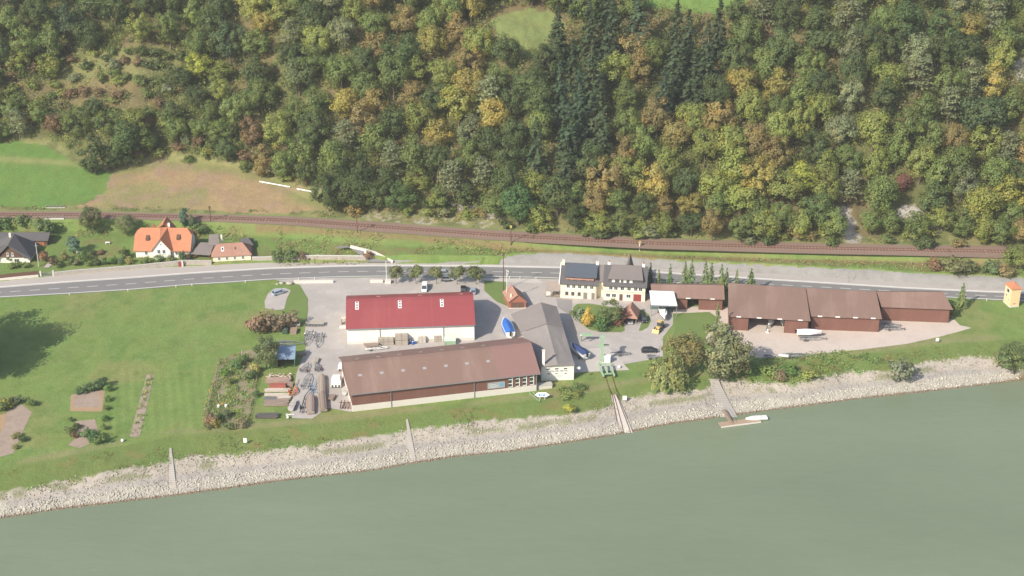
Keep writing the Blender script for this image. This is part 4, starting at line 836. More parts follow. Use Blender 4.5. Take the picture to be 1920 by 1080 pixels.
px_plant('broad', -74, 688, 25, 8.2, DG, 'taller dark tree outside the left edge throwing a shadow on the meadow'); px_plant('broad', -84, 700, 23, 8.4, DG, 'extra unseen dark tree added outside the left edge to deepen the meadow shadow'); px_plant('tall', -62, 706, 22, 6.2, DG, 'extra slim dark tree added closest to the frame to deepen the meadow shadow'); px_plant('broad', -96, 655, 22, 8.0, DG, 'dark tree added outside the left edge, nearest the road, to deepen the shadow'); px_plant('broad', -80, 728, 20, 7.5, DG, 'lower dark tree outside the left edge, nearer the river'); px_plant('tall', -150, 700, 26, 7.0, DG, 'tallest slim dark tree outside the left edge')  # unseen clump; extra trees added to close leaf gaps and deepen its shadow
# garden shrubs (left garden, allotments)
GS = [(100, 497, 2.6, 1.6, RU), (112, 500, 2.0, 1.4, DG), (122, 488, 2.8, 1.5, (.13, .12, .05)), (133, 497, 2.2, 1.4, MG_), (145, 498, 2.0, 1.4, (.10, .11, .05)), (157, 490, 3.4, 2.0, (.07, .12, .035)), (168, 497, 2.0, 1.5, MG_), (182, 498, 2.4, 1.6, DG), (197, 497, 2.4, 1.2, (.05, .10, .03)),
      (212, 496, 2.6, 1.8, (.06, .13, .03)), (226, 494, 2.0, 1.4, (.09, .14, .07)), (235, 486, 3.6, 1.8, DG), (243, 494, 2.2, 1.5, (.17, .16, .05)), (176, 478, 1.2, 1.5, DG), (190, 476, 1.2, 1.7, RU), (272, 493, 1.8, 2.4, (.11, .15, .045)), (298, 491, 2.4, 1.6, (.09, .14, .06)), (318, 490, 1.8, 1.6, (.13, .16, .06)), (342, 491, 3.6, 1.4, (.05, .09, .035)), (351, 489, 3.0, 1.2, (.12, .10, .04)),
      (30, 502, 2.0, 2.2, MG_), (48, 501, 1.6, 1.6, (.10, .15, .045)), (20, 490, 2.4, 1.6, GG), (85, 489, 3.0, 2.0, (.14, .09, .06)),
      (152, 738, 2.0, 1.5, (.06, .10, .04)), (162, 735, 2.2, 1.5, (.08, .11, .05)), (173, 732, 2.4, 1.6, (.05, .09, .035)), (184, 730, 2.6, 1.7, (.065, .10, .045)), (196, 727, 2.8, 1.8, (.045, .085, .035)), (204, 735, 2.2, 1.3, (.09, .16, .035)), (203, 752, 1.6, 1.1, (.07, .13, .03)), (200, 770, 1.4, 1.0, MG_), (198, 790, 1.6, 1.1, (.06, .12, .03)), (194, 806, 1.6, 1.1, MG_),
      (165, 822, 2.6, 1.7, (.075, .13, .045)), (178, 826, 3.0, 1.8, (.05, .10, .035)), (190, 832, 3.0, 1.7, (.07, .12, .035)), (143, 804, 1.5, 1.3, DG), (133, 790, 1.0, 1.0, DG), (128, 815, 2.2, 1.4, (.10, .13, .05)), (140, 822, 1.6, 1.2, RU),
      (35, 757, 2.2, 1.6, (.07, .10, .05)), (22, 760, 2.0, 1.5, GG), (58, 762, 2.0, 1.5, (.06, .11, .035)), (8, 765, 2.6, 2.4, (.17, .18, .045)), (32, 822, 1.6, 1.3, (.10, .12, .05)), (42, 827, 1.8, 1.2, (.05, .085, .035)), (30, 842, 1.2, 1.0, (.13, .14, .05)), (2, 772, 2.4, 2, MG_),
      (398, 795, 3.0, 2.0, (.14, .11, .07)), (404, 800, 2.4, 1.6, (.17, .16, .04)), (392, 803, 1.8, 1.6, (.11, .11, .05)), (412, 790, 2.2, 1.3, (.05, .10, .03)), (425, 786, 2.4, 1.6, (.10, .12, .06)), (428, 806, 2.0, 1.7, (.10, .13, .05)), (452, 800, 2.4, 1.9, (.15, .14, .08)), (466, 714, 2.4, 1.6, (.075, .12, .05)), (474, 710, 2.4, 1.4, (.06, .10, .04)), (482, 745, 1.8, 1.2, (.055, .11, .035)), (478, 700, 3.0, 1.4, (.27, .26, .08)), (445, 690, 2.4, 1.8, (.07, .13, .045)), (457, 682, 2.6, 1.5, (.075, .12, .045)), (420, 705, 2.0, 1.9, (.09, .16, .035)), (432, 722, 1.6, 1.4, MG_)]
def cname(c):
    names = {'dark green': DG, 'mid green': MG_, 'yellow-green': (.16, .18, .05), 'reddish brown': RU, 'grey-green': GG, 'olive': (.12, .12, .055), 'bright green': (.07, .14, .033), 'straw yellow': (.28, .26, .08)}
    return min(names, key=lambda k: sum((math.log(a)-math.log(b))**2 for a, b in zip(names[k], c)))
ORD = ['', 'first', 'second', 'third', 'fourth', 'fifth', 'sixth', 'seventh', 'eighth', 'ninth', 'tenth', 'eleventh', 'twelfth', 'thirteenth', 'fourteenth']
def where_garden(x, y):
    if y < 520: return 'before the orange-roofed house' if x > 255 else ('by the left edge house' if x < 95 else 'behind the roadside stone wall')
    return 'at the leftmost vegetable patch' if x < 90 else ('around the square patch' if x < 260 else 'in the big vegetable garden')
def disamb(items, fmt):
    """items: (x, y, base label) -> labels made unique by left-to-right order"""
    d = {}
    for i, (x, y, b) in enumerate(items): d.setdefault(b, []).append((x, i))
    out = [None]*len(items)
    for b, l in d.items():
        l.sort()
        for k, (x, i) in enumerate(l): out[i] = b if len(l) == 1 else fmt(b, k, len(l))
    return out
def lr(b, k, n): return b+(', leftmost' if k == 0 else ', rightmost' if k == n-1 else f', {ORD[k+1]} from left')
labs = disamb([(x, y, f'{cname(c)} shrub {where_garden(x, y)}') for x, y, H, R, c in GS], lr)
for (x, y, H, R, c), lb in zip(GS, labs): px_plant('bush', x, y, H, R, c, lb, cat='shrub', name='garden_shrub', group='garden shrubs')
# wooded hillside
HT = [('tall', 1505, 337, 10, 4.2, LI), ('broad', 1455, 292, 12, 4.6, OB), ('broad', 1415, 272, 12, 4.6, OB), ('broad', 1347, 232, 13, 5.6, (.17, .14, .045)), ('umbrella', 1545, 92, 10, 7.5, DG), ('tall', 643, 195, 10, 4.2, (.22, .20, .045)),
      ('broad', 615, 365, 11, 5.6, DG), ('broad', 668, 362, 11, 5.6, DG), ('broad', 750, 372, 9, 5.2, (.06, .10, .03)), ('broad', 972, 388, 12, 5.6, (.05, .10, .033)), ('tall', 175, 292, 12, 4.3, DG), ('tall', 232, 268, 15, 4.8, (.055, .09, .03)), ('broad', 175, 210, 8, 3.6, DG),
      ('conifer', 1045, 72, 17, 4.2, CO), ('conifer', 1105, 60, 17, 4.2, CO), ('conifer', 1195, 55, 19, 5, (.05, .08, .045)), ('conifer', 1290, 90, 20, 4.6, CO), ('conifer', 1265, 130, 21, 4.5, CO), ('conifer', 1325, 110, 20, 4.4, CO), ('conifer', 1245, 190, 18, 4.2, (.035, .06, .035)), ('conifer', 1300, 170, 19, 4.6, CO), ('conifer', 1110, 150, 20, 4.6, CO), ('conifer', 1085, 205, 21, 4.4, (.035, .065, .035)), ('conifer', 1125, 225, 20, 4.2, CO), ('conifer', 1065, 260, 18, 4.2, (.04, .07, .035)), ('conifer', 1060, 325, 17, 4, CO), ('conifer', 1050, 180, 18, 4.0, (.04, .07, .04)), ('conifer', 1140, 100, 18, 4.2, CO),
      ('pine', 650, 262, 11, 4.6, GG), ('pine', 845, 345, 12, 4.6, GG), ('pine', 905, 332, 10, 3.8, GG), ('pine', 735, 305, 11, 4, GG), ('pine', 1720, 150, 12, 5, GG), ('pine', 1780, 205, 11, 4, GG), ('pine', 1890, 285, 11, 4.4, GG), ('pine', 1590, 30, 12, 5, GG), ('pine', 1860, 40, 12, 4.6, GG), ('pine', 1430, 25, 12, 4.8, GG),
      ('broad', 755, 110, 14, 6.6, (.05, .085, .028)), ('broad', 830, 145, 12, 5, YG), ('broad', 880, 165, 12, 5.6, (.18, .16, .042)), ('broad', 860, 205, 13, 6, (.15, .16, .035)), ('broad', 810, 85, 11, 5, (.165, .165, .042)), ('broad', 705, 200, 11, 4.6, (.175, .145, .045)), ('broad', 775, 185, 10, 4.6, OB), ('broad', 880, 120, 10, 4.6, OB), ('broad', 475, 20, 12, 5, (.18, .19, .045)), ('broad', 495, 50, 10, 3.6, (.21, .18, .045)), ('broad', 430, 85, 13, 6, (.055, .085, .035)), ('broad', 560, 150, 12, 5.5, (.085, .11, .045)), ('tall', 90, 125, 9, 3.8, YG), ('tall', 215, 25, 15, 4.4, DG), ('broad', 130, 50, 14, 6, (.04, .065, .03)), ('broad', 165, 70, 12, 5, DG),
      ('broad', 1840, 225, 15, 7.5, (.055, .085, .035)), ('broad', 1780, 165, 12, 5, MG_), ('broad', 1790, 270, 10, 4.4, OB), ('broad', 1470, 95, 14, 6.2, (.06, .09, .03)), ('broad', 1700, 50, 14, 6, (.05, .085, .03)), ('broad', 1770, 60, 13, 5.6, (.055, .09, .03)), ('broad', 1340, 355, 12, 5.2, (.15, .18, .04)), ('broad', 1270, 260, 11, 5, (.165, .15, .048)), ('broad', 1530, 400, 11, 5.2, (.07, .105, .035)), ('broad', 1840, 390, 12, 5.5, (.15, .165, .035)), ('broad', 1895, 370, 12, 5.5, (.16, .17, .035)), ('tall', 1690, 345, 6, 2.6, (.14, .07, .05))]
WOOD_OUT = [MEADOW, FIELD, CLEAR1, CLEAR2, TERR1, TERR2]
def allowed(px, py):
    if py > interp_px(FOOT, px)-16: return False
    P_ = np.array([px, px, px, px-22, px+22, px-15, px+15], float); Q_ = np.array([py-14, py+12, py+30, py, py, py+20, py+20], float)
    for Z_ in WOOD_OUT[:2]:
        if inpoly(P_[1:2], Q_[1:2]+2, Z_)[0]: return False
    for Z_ in WOOD_OUT[2:]:
        if inpoly(P_, Q_, Z_).any(): return False
    if -30 < px < 345 and 128 < py < 232 and rnd.random() < .86: return False
    if px < 560 and py > 262 and px > 250 and rnd.random() < .6: return False
    for cx, c_y, rx, ry in ((1590, 412, 26, 34), (1705, 402, 34, 22), (1757, 428, 14, 16)):
        if ((px-cx)/rx)**2+((py-c_y)/ry)**2 < 1: return False
    return True
def pick(px, py):
    if px < 420: w = dict(D=32, M=32, Y=16, R=5, G=12, O=1, L=2)
    elif px < 620: w = dict(D=26, M=34, Y=16, G=14, O=7, L=3, R=3)
    elif px < 960: w = dict(A=12, O=12, Y=28, M=26, D=16, G=4, L=2) if py < 250 else dict(M=34, D=22, Y=24, G=9, A=4, O=6)
    elif px < 1150: w = dict(C=38, D=22, M=22, Y=8, G=4, R=3) if py < 340 else dict(M=40, Y=20, D=20, O=6, G=8)
    elif px < 1240: w = dict(Y=28, M=34, O=14, D=14, A=6)
    elif px < 1380 and py < 220: w = dict(C=55, D=25, M=15)
    elif px < 1560: w = dict(O=10, A=9, Y=34, M=24, D=12, G=6, L=3) if py > 150 else dict(M=28, D=28, Y=18, A=8, G=12)
    else: w = dict(M=30, Y=26, D=20, O=9, G=10, A=5, R=3) if py > 160 else dict(D=30, M=30, Y=12, G=16, A=6)
    k = rnd.choices(list(w), list(w.values()))[0]
    kind = 'conifer' if k == 'C' else 'pine' if (k == 'G' and rnd.random() < .5) else rnd.choices(['broad', 'tall'], [.72, .28])[0]
    k2 = rnd.uniform(.85, 1.25)
    c = dict(D=DG, M=MG_, Y=YG, R=RU, G=GG, O=OB, A=(.175, .160, .042), L=LI, C=CO)[k]
    return kind, tuple(v*k2 for v in c)
spots = [(x, y) for _, x, y, *_ in HT]; tries = 0
fill = []
while tries < 26000 and len(HT)+len(fill) < 378:
    tries += 1; px, py = rnd.uniform(-30, 1950), rnd.uniform(-75, 440)
    if not allowed(px, py): continue
    small = (px < 420 and py > 120) or py > interp_px(FOOT, px)-60
    dm = 36 if small else 42.5
    if any((px-a)**2+((py-b)*1.12)**2 < dm*dm for a, b in spots): continue
    spots.append((px, py)); kind, c = pick(px, py)
    H = rnd.uniform(7, 10) if small else rnd.uniform(10, 14); Rr = {'broad': rnd.uniform(4.2, 5.8), 'tall': rnd.uniform(3.4, 4.4), 'conifer': rnd.uniform(3.2, 4.2), 'pine': rnd.uniform(3.6, 4.6)}[kind]
    if kind == 'conifer': H *= 1.4
    if small: Rr *= .85
    fill.append((kind, px, py, H, Rr, c))
ALL = HT+fill
def land(px):
    for lim, s in ((120, 'bright meadow'), (240, 'meadow end'), (380, 'orange-roofed house'), (500, 'annex'), (640, 'brown field'), (760, 'red hall left'), (900, 'red hall right'), (1010, 'brick hut'), (1115, 'left yellow house'), (1220, 'right yellow house'), (1310, 'white awning'), (1400, 'spruce row'), (1520, 'open boat shed'), (1650, 'middle boat shed'), (1790, 'end boat shed'), (9999, 'transformer tower')):
        if px < lim: return s
def rowname(px, py):
    b = interp_px(FOOT, px); t_ = py/b
    return 'at the top' if t_ < .16 else 'high' if t_ < .38 else 'halfway' if t_ < .6 else 'low' if t_ < .8 else 'at the foot'
def hcol(c):
    names = {'dark green': DG, 'mid green': MG_, 'yellow-green': YG, 'golden': (.26, .20, .042), 'orange-brown': OB, 'rust red': RU, 'grey-green': GG, 'blackish green': CO, 'lime green': LI}
    return min(names, key=lambda k: sum((math.log(a)-math.log(b))**2 for a, b in zip(names[k], c)))
KN = {'broad': 'broad tree', 'tall': 'slim tree', 'conifer': 'conifer', 'pine': 'pine', 'umbrella': 'flat-topped tree'}
labs = disamb([(px, py, f'{hcol(c)} {KN[k]} {rowname(px, py)} on the slope above {land(px)}'.replace('at the top on', 'at the top of').replace('halfway on', 'halfway up').replace('at the foot on', 'at the foot of')) for k, px, py, H, R, c in ALL],
              lambda b, k, n: b+((', left one' if k == 0 else ', right one') if n == 2 else ', leftmost' if k == 0 else ', rightmost' if k == n-1 else f', {ORD[k+1]}'))
for (k, px, py, H, R, c), lb in zip(ALL, labs):
    x, y, z = hit(px, py, H*.55, 440); plant(k, (x, y, z-.2), H*1.2, R*(1.4 if k == 'conifer' else 1.14), c, lb, group='trees on the wooded slope')
HB = []
for _ in range(2500):
    px, py = rnd.uniform(-20, 345), rnd.uniform(95, 238)
    if rnd.random() < .4: px, py = rnd.uniform(250, 620), rnd.uniform(262, 345)
    if py > interp_px(FOOT, px)-4 or any((px-a)**2+((py-b)*1.3)**2 < 19*19 for a, b in spots): continue
    if len(HB) >= 95: break
    spots.append((px, py)); HB.append((px, py, rnd.uniform(2.2, 4.2), rnd.uniform(1.6, 2.8), rnd.choice([RU, RU, MG_, DG, GG, YG, MG_])))
labs = disamb([(a, b_, f'{hcol(c)} bush {rowname(a, b_)} on the slope above {land(a)}'.replace('at the top on', 'at the top of').replace('halfway on', 'halfway up').replace('at the foot on', 'at the foot of')) for a, b_, H, R, c in HB], lr)
for (a, b_, H, R, c), lb in zip(HB, labs): x, y, z = hit(a, b_, H*.4, 440); plant('bush', (x, y, z-.1), H, R*1.2, c, lb, cat='bush', group='bushes on the open slope')
FB = []
for _ in range(600):
    px = rnd.uniform(600, 1915); py = interp_px(FOOT, px)-rnd.uniform(-4, 20)
    if any((px-a)**2+((py-b)*1.6)**2 < 20*20 for a, b in [(f[0], f[1]) for f in FB]): continue
    if 1565 < px < 1610 or 690 < px < 940 and rnd.random() < .5: continue
    if len(FB) >= 46: break
    FB.append((px, py, rnd.uniform(2.0, 4.0), rnd.uniform(1.8, 3.0), rnd.choice([MG_, DG, YG, YG, MG_, GG, OB])))
labs = disamb([(a, b_, f'{hcol(c)} bush beside the tracks above {land(a)}') for a, b_, H, R, c in FB], lr)
for (a, b_, H, R, c), lb in zip(FB, labs): x, y, z = hit(a, b_, H*.4, 440); plant('bush', (x, y, z-.1), H, R*1.2, c, lb, cat='bush', group='bushes behind the railway')
# undergrowth between the trees, herbs on the banks
def tufts(name, X, Y, cols, n, size, rad, h, label, lift=.0, seed=1, cat='undergrowth'):
    r = np.random.default_rng(seed); Z = TZ(X, Y); m = len(X)
    sc = r.uniform(.5, 1.5, m)
    P_ = np.stack([X, Y, Z+lift], 1)[:, None, :]+r.normal(0, 1, (m, n, 3))*np.array([rad, rad, 0])*sc[:, None, None]
    P_[:, :, 2] += np.abs(r.normal(0, h, (m, n)))*sc[:, None]; P_ = P_.reshape(-1, 3)
    V, F = cards(P_, np.tile(np.array([0, -.2, .8]), (len(P_), 1)), size, r); C_ = np.repeat(np.repeat(cols, n, 0), 4, 0)
    o = npmesh(name, V, F, MLS, None, C_); o['kind'] = 'stuff'; o['label'] = label; o['category'] = cat; return o
def scat(n, x0, x1, y0, y1, seed):
    r = np.random.default_rng(seed); return r.uniform(x0, x1, n), r.uniform(y0, y1, n), r
def pal(r, n, cols, w): return np.array(cols)[r.choice(len(cols), n, p=np.array(w)/sum(w))]*r.uniform(.8, 1.2, (n, 1))
X, Y, r = scat(15000, -215, 215, 490, 640, 5); q = Y > cy(cFT, X)+1.5; X, Y = X[q], Y[q]
px, py = proj(X, Y, TZ(X, Y)); q = ~(inpoly(px, py, MEADOW) | inpoly(px, py, FIELD) | inpoly(px, py+4, CLEAR1) | inpoly(px, py, CLEAR2) | ((inpoly(px, py, TERR1) | inpoly(px, py, TERR2)) & (r.random(len(px)) < .75)))
for cx, c_y, rx, ry in ((1590, 412, 20, 34), (1705, 402, 28, 18), (1757, 428, 12, 14)): q &= ((px-cx)/rx)**2+((py-c_y)/ry)**2 > 1
X, Y = X[q], Y[q]
tufts('undergrowth', X, Y, pal(r, len(X), [DG, MG_, YG, OB, RU, GG], [20, 38, 26, 6, 3, 8]), 30, .44, 1.0, 1.9, 'mixed shrubs and saplings filling the gaps of the wooded slope', .2, 11)
X, Y, r = scat(26000, -190, 190, 440, 505, 6); t_, n_, f_, ft_, rr_ = cy(cT, X), cy(cN, X), cy(cF, X), cy(cFT, X), cy(cR, X)
slope = (Y > t_+.8) & (Y < n_-.2) & (X > -75+0*X) & (vn(X, Y, 7, 3) > .42); back = (Y > rr_+.6) & (Y < ft_+1) & ((X > -55) | (Y < rr_+3.0)) & (vn(X, Y, 5, 4) > .5)
gard = (Y > n_-7) & (Y < n_-.6) & (X < -75) & (vn(X, Y, 6, 5) > .5)
q = slope | back | gard; X, Y = X[q], Y[q]
tufts('railway_herbs', X, Y, pal(r, len(X), [(.09, .14, .04), (.13, .165, .05), (.17, .12, .06), (.20, .18, .08)], [36, 34, 14, 14]), 5, .34, .35, .28, 'tall weeds and grass on the railway slope', 0, 12)
X, Y, r = scat(60000, -160, 165, 330, 425, 7); st_, b_ = cy(cST, X), cy(cB, X)
q = (Y > st_-1.2+(vn(X, Y, 2, 1)-.5)*3) & (Y < b_-.8) & (vn(X, Y, 6, 5) > .56); X, Y = X[q], Y[q]
tufts('bank_herbs', X, Y, pal(r, len(X), [(.085, .125, .036), (.10, .14, .038), (.13, .13, .048), (.15, .10, .05)], [34, 34, 20, 6]), 4, .26, .3, .08, 'rough grass and herbs along the top of the river bank', 0, 13)
X, Y, r = scat(5000, 55, 150, 370, 425, 8); st_, b_ = cy(cST, X), cy(cB, X)
q = (Y > st_-.6) & (Y < b_+3.4) & (X > 60) & (X < 84+26*vn(X, Y, 6, 2)) & (vn(X, Y, 4, 3) > .38); X, Y = X[q], Y[q]
tufts('bank_thicket', X, Y, pal(r, len(X), [(.07, .13, .035), (.11, .17, .04), (.15, .15, .04), (.13, .09, .05)], [34, 36, 16, 6]), 7, .36, .5, .4, 'dense green thicket below the gravel yard', 0, 14)
def inpx(X, Y, P): px_, py_ = proj(X, Y, TZ(X, Y)); return inpoly(px_, py_, P)
VEG = [(414,672),(470,655),(488,668),(488,690),(480,712),(478,745),(464,798),(384,802),(382,775),(395,725)]
STRIP = [(276,704),(287,704),(260,817),(246,817)]
X, Y, r = scat(16000, -125, -60, 358, 408, 9); q = (inpx(X, Y, VEG) & (vn(X, Y, 2.5, 2) > .44)) | (inpx(X, Y, STRIP) & (vn(X, Y, .8, 1) > .62)); X, Y = X[q], Y[q]
tufts('vegetable_rows', X, Y, pal(r, len(X), [(.08, .14, .04), (.13, .18, .045), (.18, .14, .05), (.15, .13, .08), (.25, .21, .05)], [34, 46, 6, 12, 3]), 6, .30, .3, .22, 'mixed vegetables and flowers of the big garden plot', 0, 15, 'vegetables')
# riprap stones
def stones(name, X, Y, size, cols, label, seed):
    r = np.random.default_rng(seed); ph = (1+5**.5)/2
    iv = np.array([(-1, ph, 0), (1, ph, 0), (-1, -ph, 0), (1, -ph, 0), (0, -1, ph), (0, 1, ph), (0, -1, -ph), (0, 1, -ph), (ph, 0, -1), (ph, 0, 1), (-ph, 0, -1), (-ph, 0, 1)])/1.9
    fc = np.array([(0, 11, 5), (0, 5, 1), (0, 1, 7), (0, 7, 10), (0, 10, 11), (1, 5, 9), (5, 11, 4), (11, 10, 2), (10, 7, 6), (7, 1, 8), (3, 9, 4), (3, 4, 2), (3, 2, 6), (3, 6, 8), (3, 8, 9), (4, 9, 5), (2, 4, 11), (6, 2, 10), (8, 6, 7), (9, 8, 1)])
    m = len(X); V = iv[None]*r.uniform(.6, 1.25, (m, 12, 1)); V = V*(r.uniform(.6, 1.3, (m, 1, 3))*np.array([1, 1, .7]))*size[:, None, None]*.5
    a = r.uniform(0, 6.28, m); c, s = np.cos(a)[:, None], np.sin(a)[:, None]; x = V[:, :, 0]*c-V[:, :, 1]*s; y = V[:, :, 0]*s+V[:, :, 1]*c
    P_ = np.stack([x+X[:, None], y+Y[:, None], V[:, :, 2]+TZ(X, Y)[:, None]+.08], 2).reshape(-1, 3)
    o = npmesh(name, P_, (fc[None]+12*np.arange(m)[:, None, None]).reshape(-1, 3), MSTN, None, np.repeat(cols, 12, 0)); o['kind'] = 'stuff'; o['label'] = label; o['category'] = 'stones'; return o
def stone_mat():
    m, t, b = _nodes('riprap_stone'); a = N(t, 'Attribute'); a.attribute_name = 'Col'; g = N(t, 'NewGeometry')
    f = mathn(t, 'ADD', .75, mathn(t, 'MULTIPLY', noise(t, g.outputs['Position'], 2.5, 3), .5)); t.links.new(scalecol(t, a.outputs['Color'], f), b.inputs['Base Color']); b.inputs['Roughness'].default_value = .9; b.inputs['Specular IOR Level'].default_value = .2; return m
MSTN = stone_mat()
X, Y, r = scat(170000, -170, 172, 318, 425, 10); s_, st_ = cy(cS, X), cy(cST, X); w_ = (Y-s_)/(st_-s_)
p_ = np.where(w_ < .38, 1.0, np.where(w_ < .6, .5, np.where(w_ < 1.0, .45, .1)))*(w_ > -.04)*(w_ < 1.12)
q = r.random(len(X)) < p_; X, Y, w_ = X[q], Y[q], w_[q]; n = len(X)
base = np.where((w_ < .4)[:, None], np.array([[.47, .44, .385]]), np.where((w_ < .62)[:, None], np.array([[.345, .325, .30]]), np.array([[.38, .345, .31]])))
base = np.where((w_ < .03)[:, None], np.array([[.25, .185, .13]]), base)*r.uniform(.7, 1.25, (n, 1)); siz = np.where(w_ < .4, r.uniform(.3, .62, n), np.where(w_ < .62, r.uniform(.2, .42, n), r.uniform(.2, .55, n)))
stones('riprap', X, Y, siz, base, 'loose pale stones armouring the river bank', 21)
# air
hb = MB(); hb.box(-640, 640, -60, 1110, -45, 330); hz_o = hb.build('haze', bpy.data.materials.new('haze_air')); hz_o['kind'] = 'stuff'; hz_o['label'] = 'pale summer haze in the valley air'; hz_o['category'] = 'haze'
hm = hz_o.data.materials[0]; hm.use_nodes = True; t = hm.node_tree; t.nodes.remove(t.nodes['Principled BSDF'])
pv = N(t, 'VolumePrincipled'); pv.inputs['Color'].default_value = (.93, .95, 1, 1); pv.inputs['Density'].default_value = .000105; pv.inputs['Anisotropy'].default_value = .0
t.links.new(pv.outputs[0], t.nodes['Material Output'].inputs['Volume'])
# ------------------------------------------------------------------ walls, fences, posts, ramps
def wallrun(name, label, pts, h, th, mat, cat='wall', z=None, cap=None, zoff=0.):
    """wall along world points standing on the ground"""
    R = thing(name, label, cat, (pts[0][0], pts[0][1], 0)); O = Vector(R.location); mb = MB()
    P_ = [Vector((p[0], p[1], tz(p[0], p[1]) if z is None else z))-O for p in pts]
    V = Vector
    n = []
    for i, p in enumerate(P_):
        d = (P_[min(i+1, len(P_)-1)]-P_[max(i-1, 0)]); d.z = 0; d.normalize(); n.append(V((-d.y, d.x, 0))*th/2)
    mb.loft([[p-a+V((0, 0, -.4)), p+a+V((0, 0, -.4)), p+a+V((0, 0, h)), p-a+V((0, 0, h))] for p, a in zip(P_, n)]); mb.build('masonry' if cat == 'wall' else 'boards', mat, R)
    if cap:
        mb = MB(); mb.loft([[p-a*1.3+V((0, 0, h+.003)), p+a*1.3+V((0, 0, h+.003)), p+a*1.3+V((0, 0, h+.1)), p-a*1.3+V((0, 0, h+.1))] for p, a in zip(P_, n)]); mb.build('coping', cap, R)
    return R
def wp(*px): return [G(x, y)[:2] for x, y in px]
def railing(R, pts, h, z0, step=2.2, mat=None, mid=True):
    O = Vector(R.location); P_ = [Vector((p[0], p[1], (p[2] if len(p) > 2 else 0)+z0))-O for p in pts]; mat = mat or m_metal
    mb = MB()
    for a, b in zip(P_[:-1], P_[1:]):
        for k in ((.5, 1.) if mid else (1.,)): mb.beam(a+Vector((0, 0, h*k)), b+Vector((0, 0, h*k)), .06, .06)
    mb.build('rail', mat, R)
    mb = MB()
    for a, b in zip(P_[:-1], P_[1:]):
        n = max(1, int((b-a).length/step))
        for k in range(n): c = a+(b-a)*(k/n); q = MB(); q.box(c.x-.04, c.x+.04, c.y-.04, c.y+.04, c.z, c.z+h); q.build('post', mat, R)
wallrun('stone_wall', 'long low field stone wall along the pavement below the orange-roofed house', wp((101,518),(150,513),(200,509),(250,505),(300,501),(345,498),(397,497)), 1.25, .45, m_stone, cap=m_conc)
wallrun('stone_wall', 'low stone wall with metal railing right of the white annex', wp((473,490.5),(540,490),(600,490),(688,490.5)), 1.0, .45, m_stone, cap=m_cpale)
R = thing('railing', 'thin grey railing on top of the stone wall right of the annex', 'railing', G(473, 490.5)); railing(R, [(*p, 0) for p in wp((473,490.5),(540,490),(600,490),(688,490.5))], .8, 1.0)
wallrun('plank_fence', 'brown plank fence with white base in front of the left edge house', wp((-20,527),(30,523),(73,519)), 1.5, .12, m_dwood, 'fence')
wallrun('fence_base', 'pale concrete base under the brown plank fence at the left edge', [(x, y-.35) for x, y in wp((-20,527),(30,523),(73,519))], .55, .5, m_cpale, 'wall')
a = Vector(G(9, 522.5)); R = thing('sign', 'long white board fixed on the brown plank fence', 'sign', (a.x, a.y-.72, .75), math.radians(10)); b = MB(); b.box(0, 3.1, 0, .05, 0, .5); b.build('board', m_frame, R); b = MB(); b.box(.3, 2.7, .051, .58, .1, .2); b.build('bracket', m_metal, R)
R = thing('garden_gate', 'wrought iron double gate between two pale posts by the pavement', 'gate', G(77, 519), math.radians(8))
for x in (-.25, 3.5): b = MB(); b.box(x, x+.45, -.2, .25, 0, 1.9); b.build('gate_post', m_cpale, R)
for x in (.25, 1.9):
    b = MB(); b.box(x, x+1.55, 0, .05, .2, .28); b.box(x, x+1.55, 0, .05, 1.35, 1.43)
    for k in range(9): b.box(x+.02+k*.18, x+.07+k*.18, .003, .047, .1, 1.5)
    b.build('gate_leaf', m_metal, R)
R = thing('gate_pillar', 'dark red gate with pale pillar in the stone wall below the orange-roofed house', 'gate', G(335, 500), math.radians(5)); b = MB(); b.box(0, 1.0, -.3, -.2, 0, 1.7); b.build('gate_leaf', m_redp, R); b = MB(); b.box(1.0, 1.5, -.35, .2, 0, 2.0); b.build('pillar', m_cpale, R)
# garden path, ramp, verge
sheet('garden_path', [(82,503),(92,503),(112,482),(129,470),(126,466),(118,467),(100,483)], m_yard, z=.55, off=.25)
V = [];
rp_ = [((690,493.5,.0),(735,494,.0)), ((672,478,1.6),(700,478,1.5)), ((655,466.5,2.6),(668,466,2.6)), ((625,468,2.4),(640,463,2.6))]
mb = MB()
for (a0, b0), (a1, b1) in zip(rp_[:-1], rp_[1:]): mb.add([Vector(G(*a0))+Vector((0,0,.45)), Vector(G(*b0))+Vector((0,0,.45)), Vector(G(*b1))+Vector((0,0,.45)), Vector(G(*a1))+Vector((0,0,.45))], [(0,1,2,3)])
mb.build('side_road', m_asph)['kind'] = 'structure'
R = thing('parapet', 'pale sloping parapet beside the steep side road', 'parapet', G(737, 494)); O = Vector(R.location); b = MB()
q_ = [Vector(G(737, 494, .0))-O, Vector(G(703, 477, 1.6))-O, Vector(G(657, 465, 2.9))-O]
for u, v in zip(q_[:-1], q_[1:]): b.beam(u+Vector((0,0,.55)), v+Vector((0,0,.55)), .35, 1.0)
b.build('masonry', m_cpale, R)
R = thing('gate_pillar', 'tall white pillar with blue door at the foot of the side road', 'pillar', G(684, 491)); b = MB(); b.box(0, .55, 0, .6, 0, 4.3); b.build('pillar', m_frame, R); b = MB(); b.box(.7, 1.5, .2, .3, .1, 2.4); b.build('door', M('grey_blue_paint', (.22, .30, .36), .6), R)
wallrun('low_wall', 'long white concrete barrier closing the yard from the road', wp((551,531),(625,530)), .9, .5, m_cpale, cap=None)
wallrun('low_wall', 'short white concrete barrier left of the pale block', wp((694,529.5),(718,529.5)), .9, .5, m_cpale, cap=None)
R = thing('concrete_block', 'square pale concrete planter block at the foot of the lamp post', 'block', G(722, 532.5)); b = MB(); b.box(0, 1.8, 0, 1.6, 0, .95); b.build('block', m_cpale, R, bevel=.05)
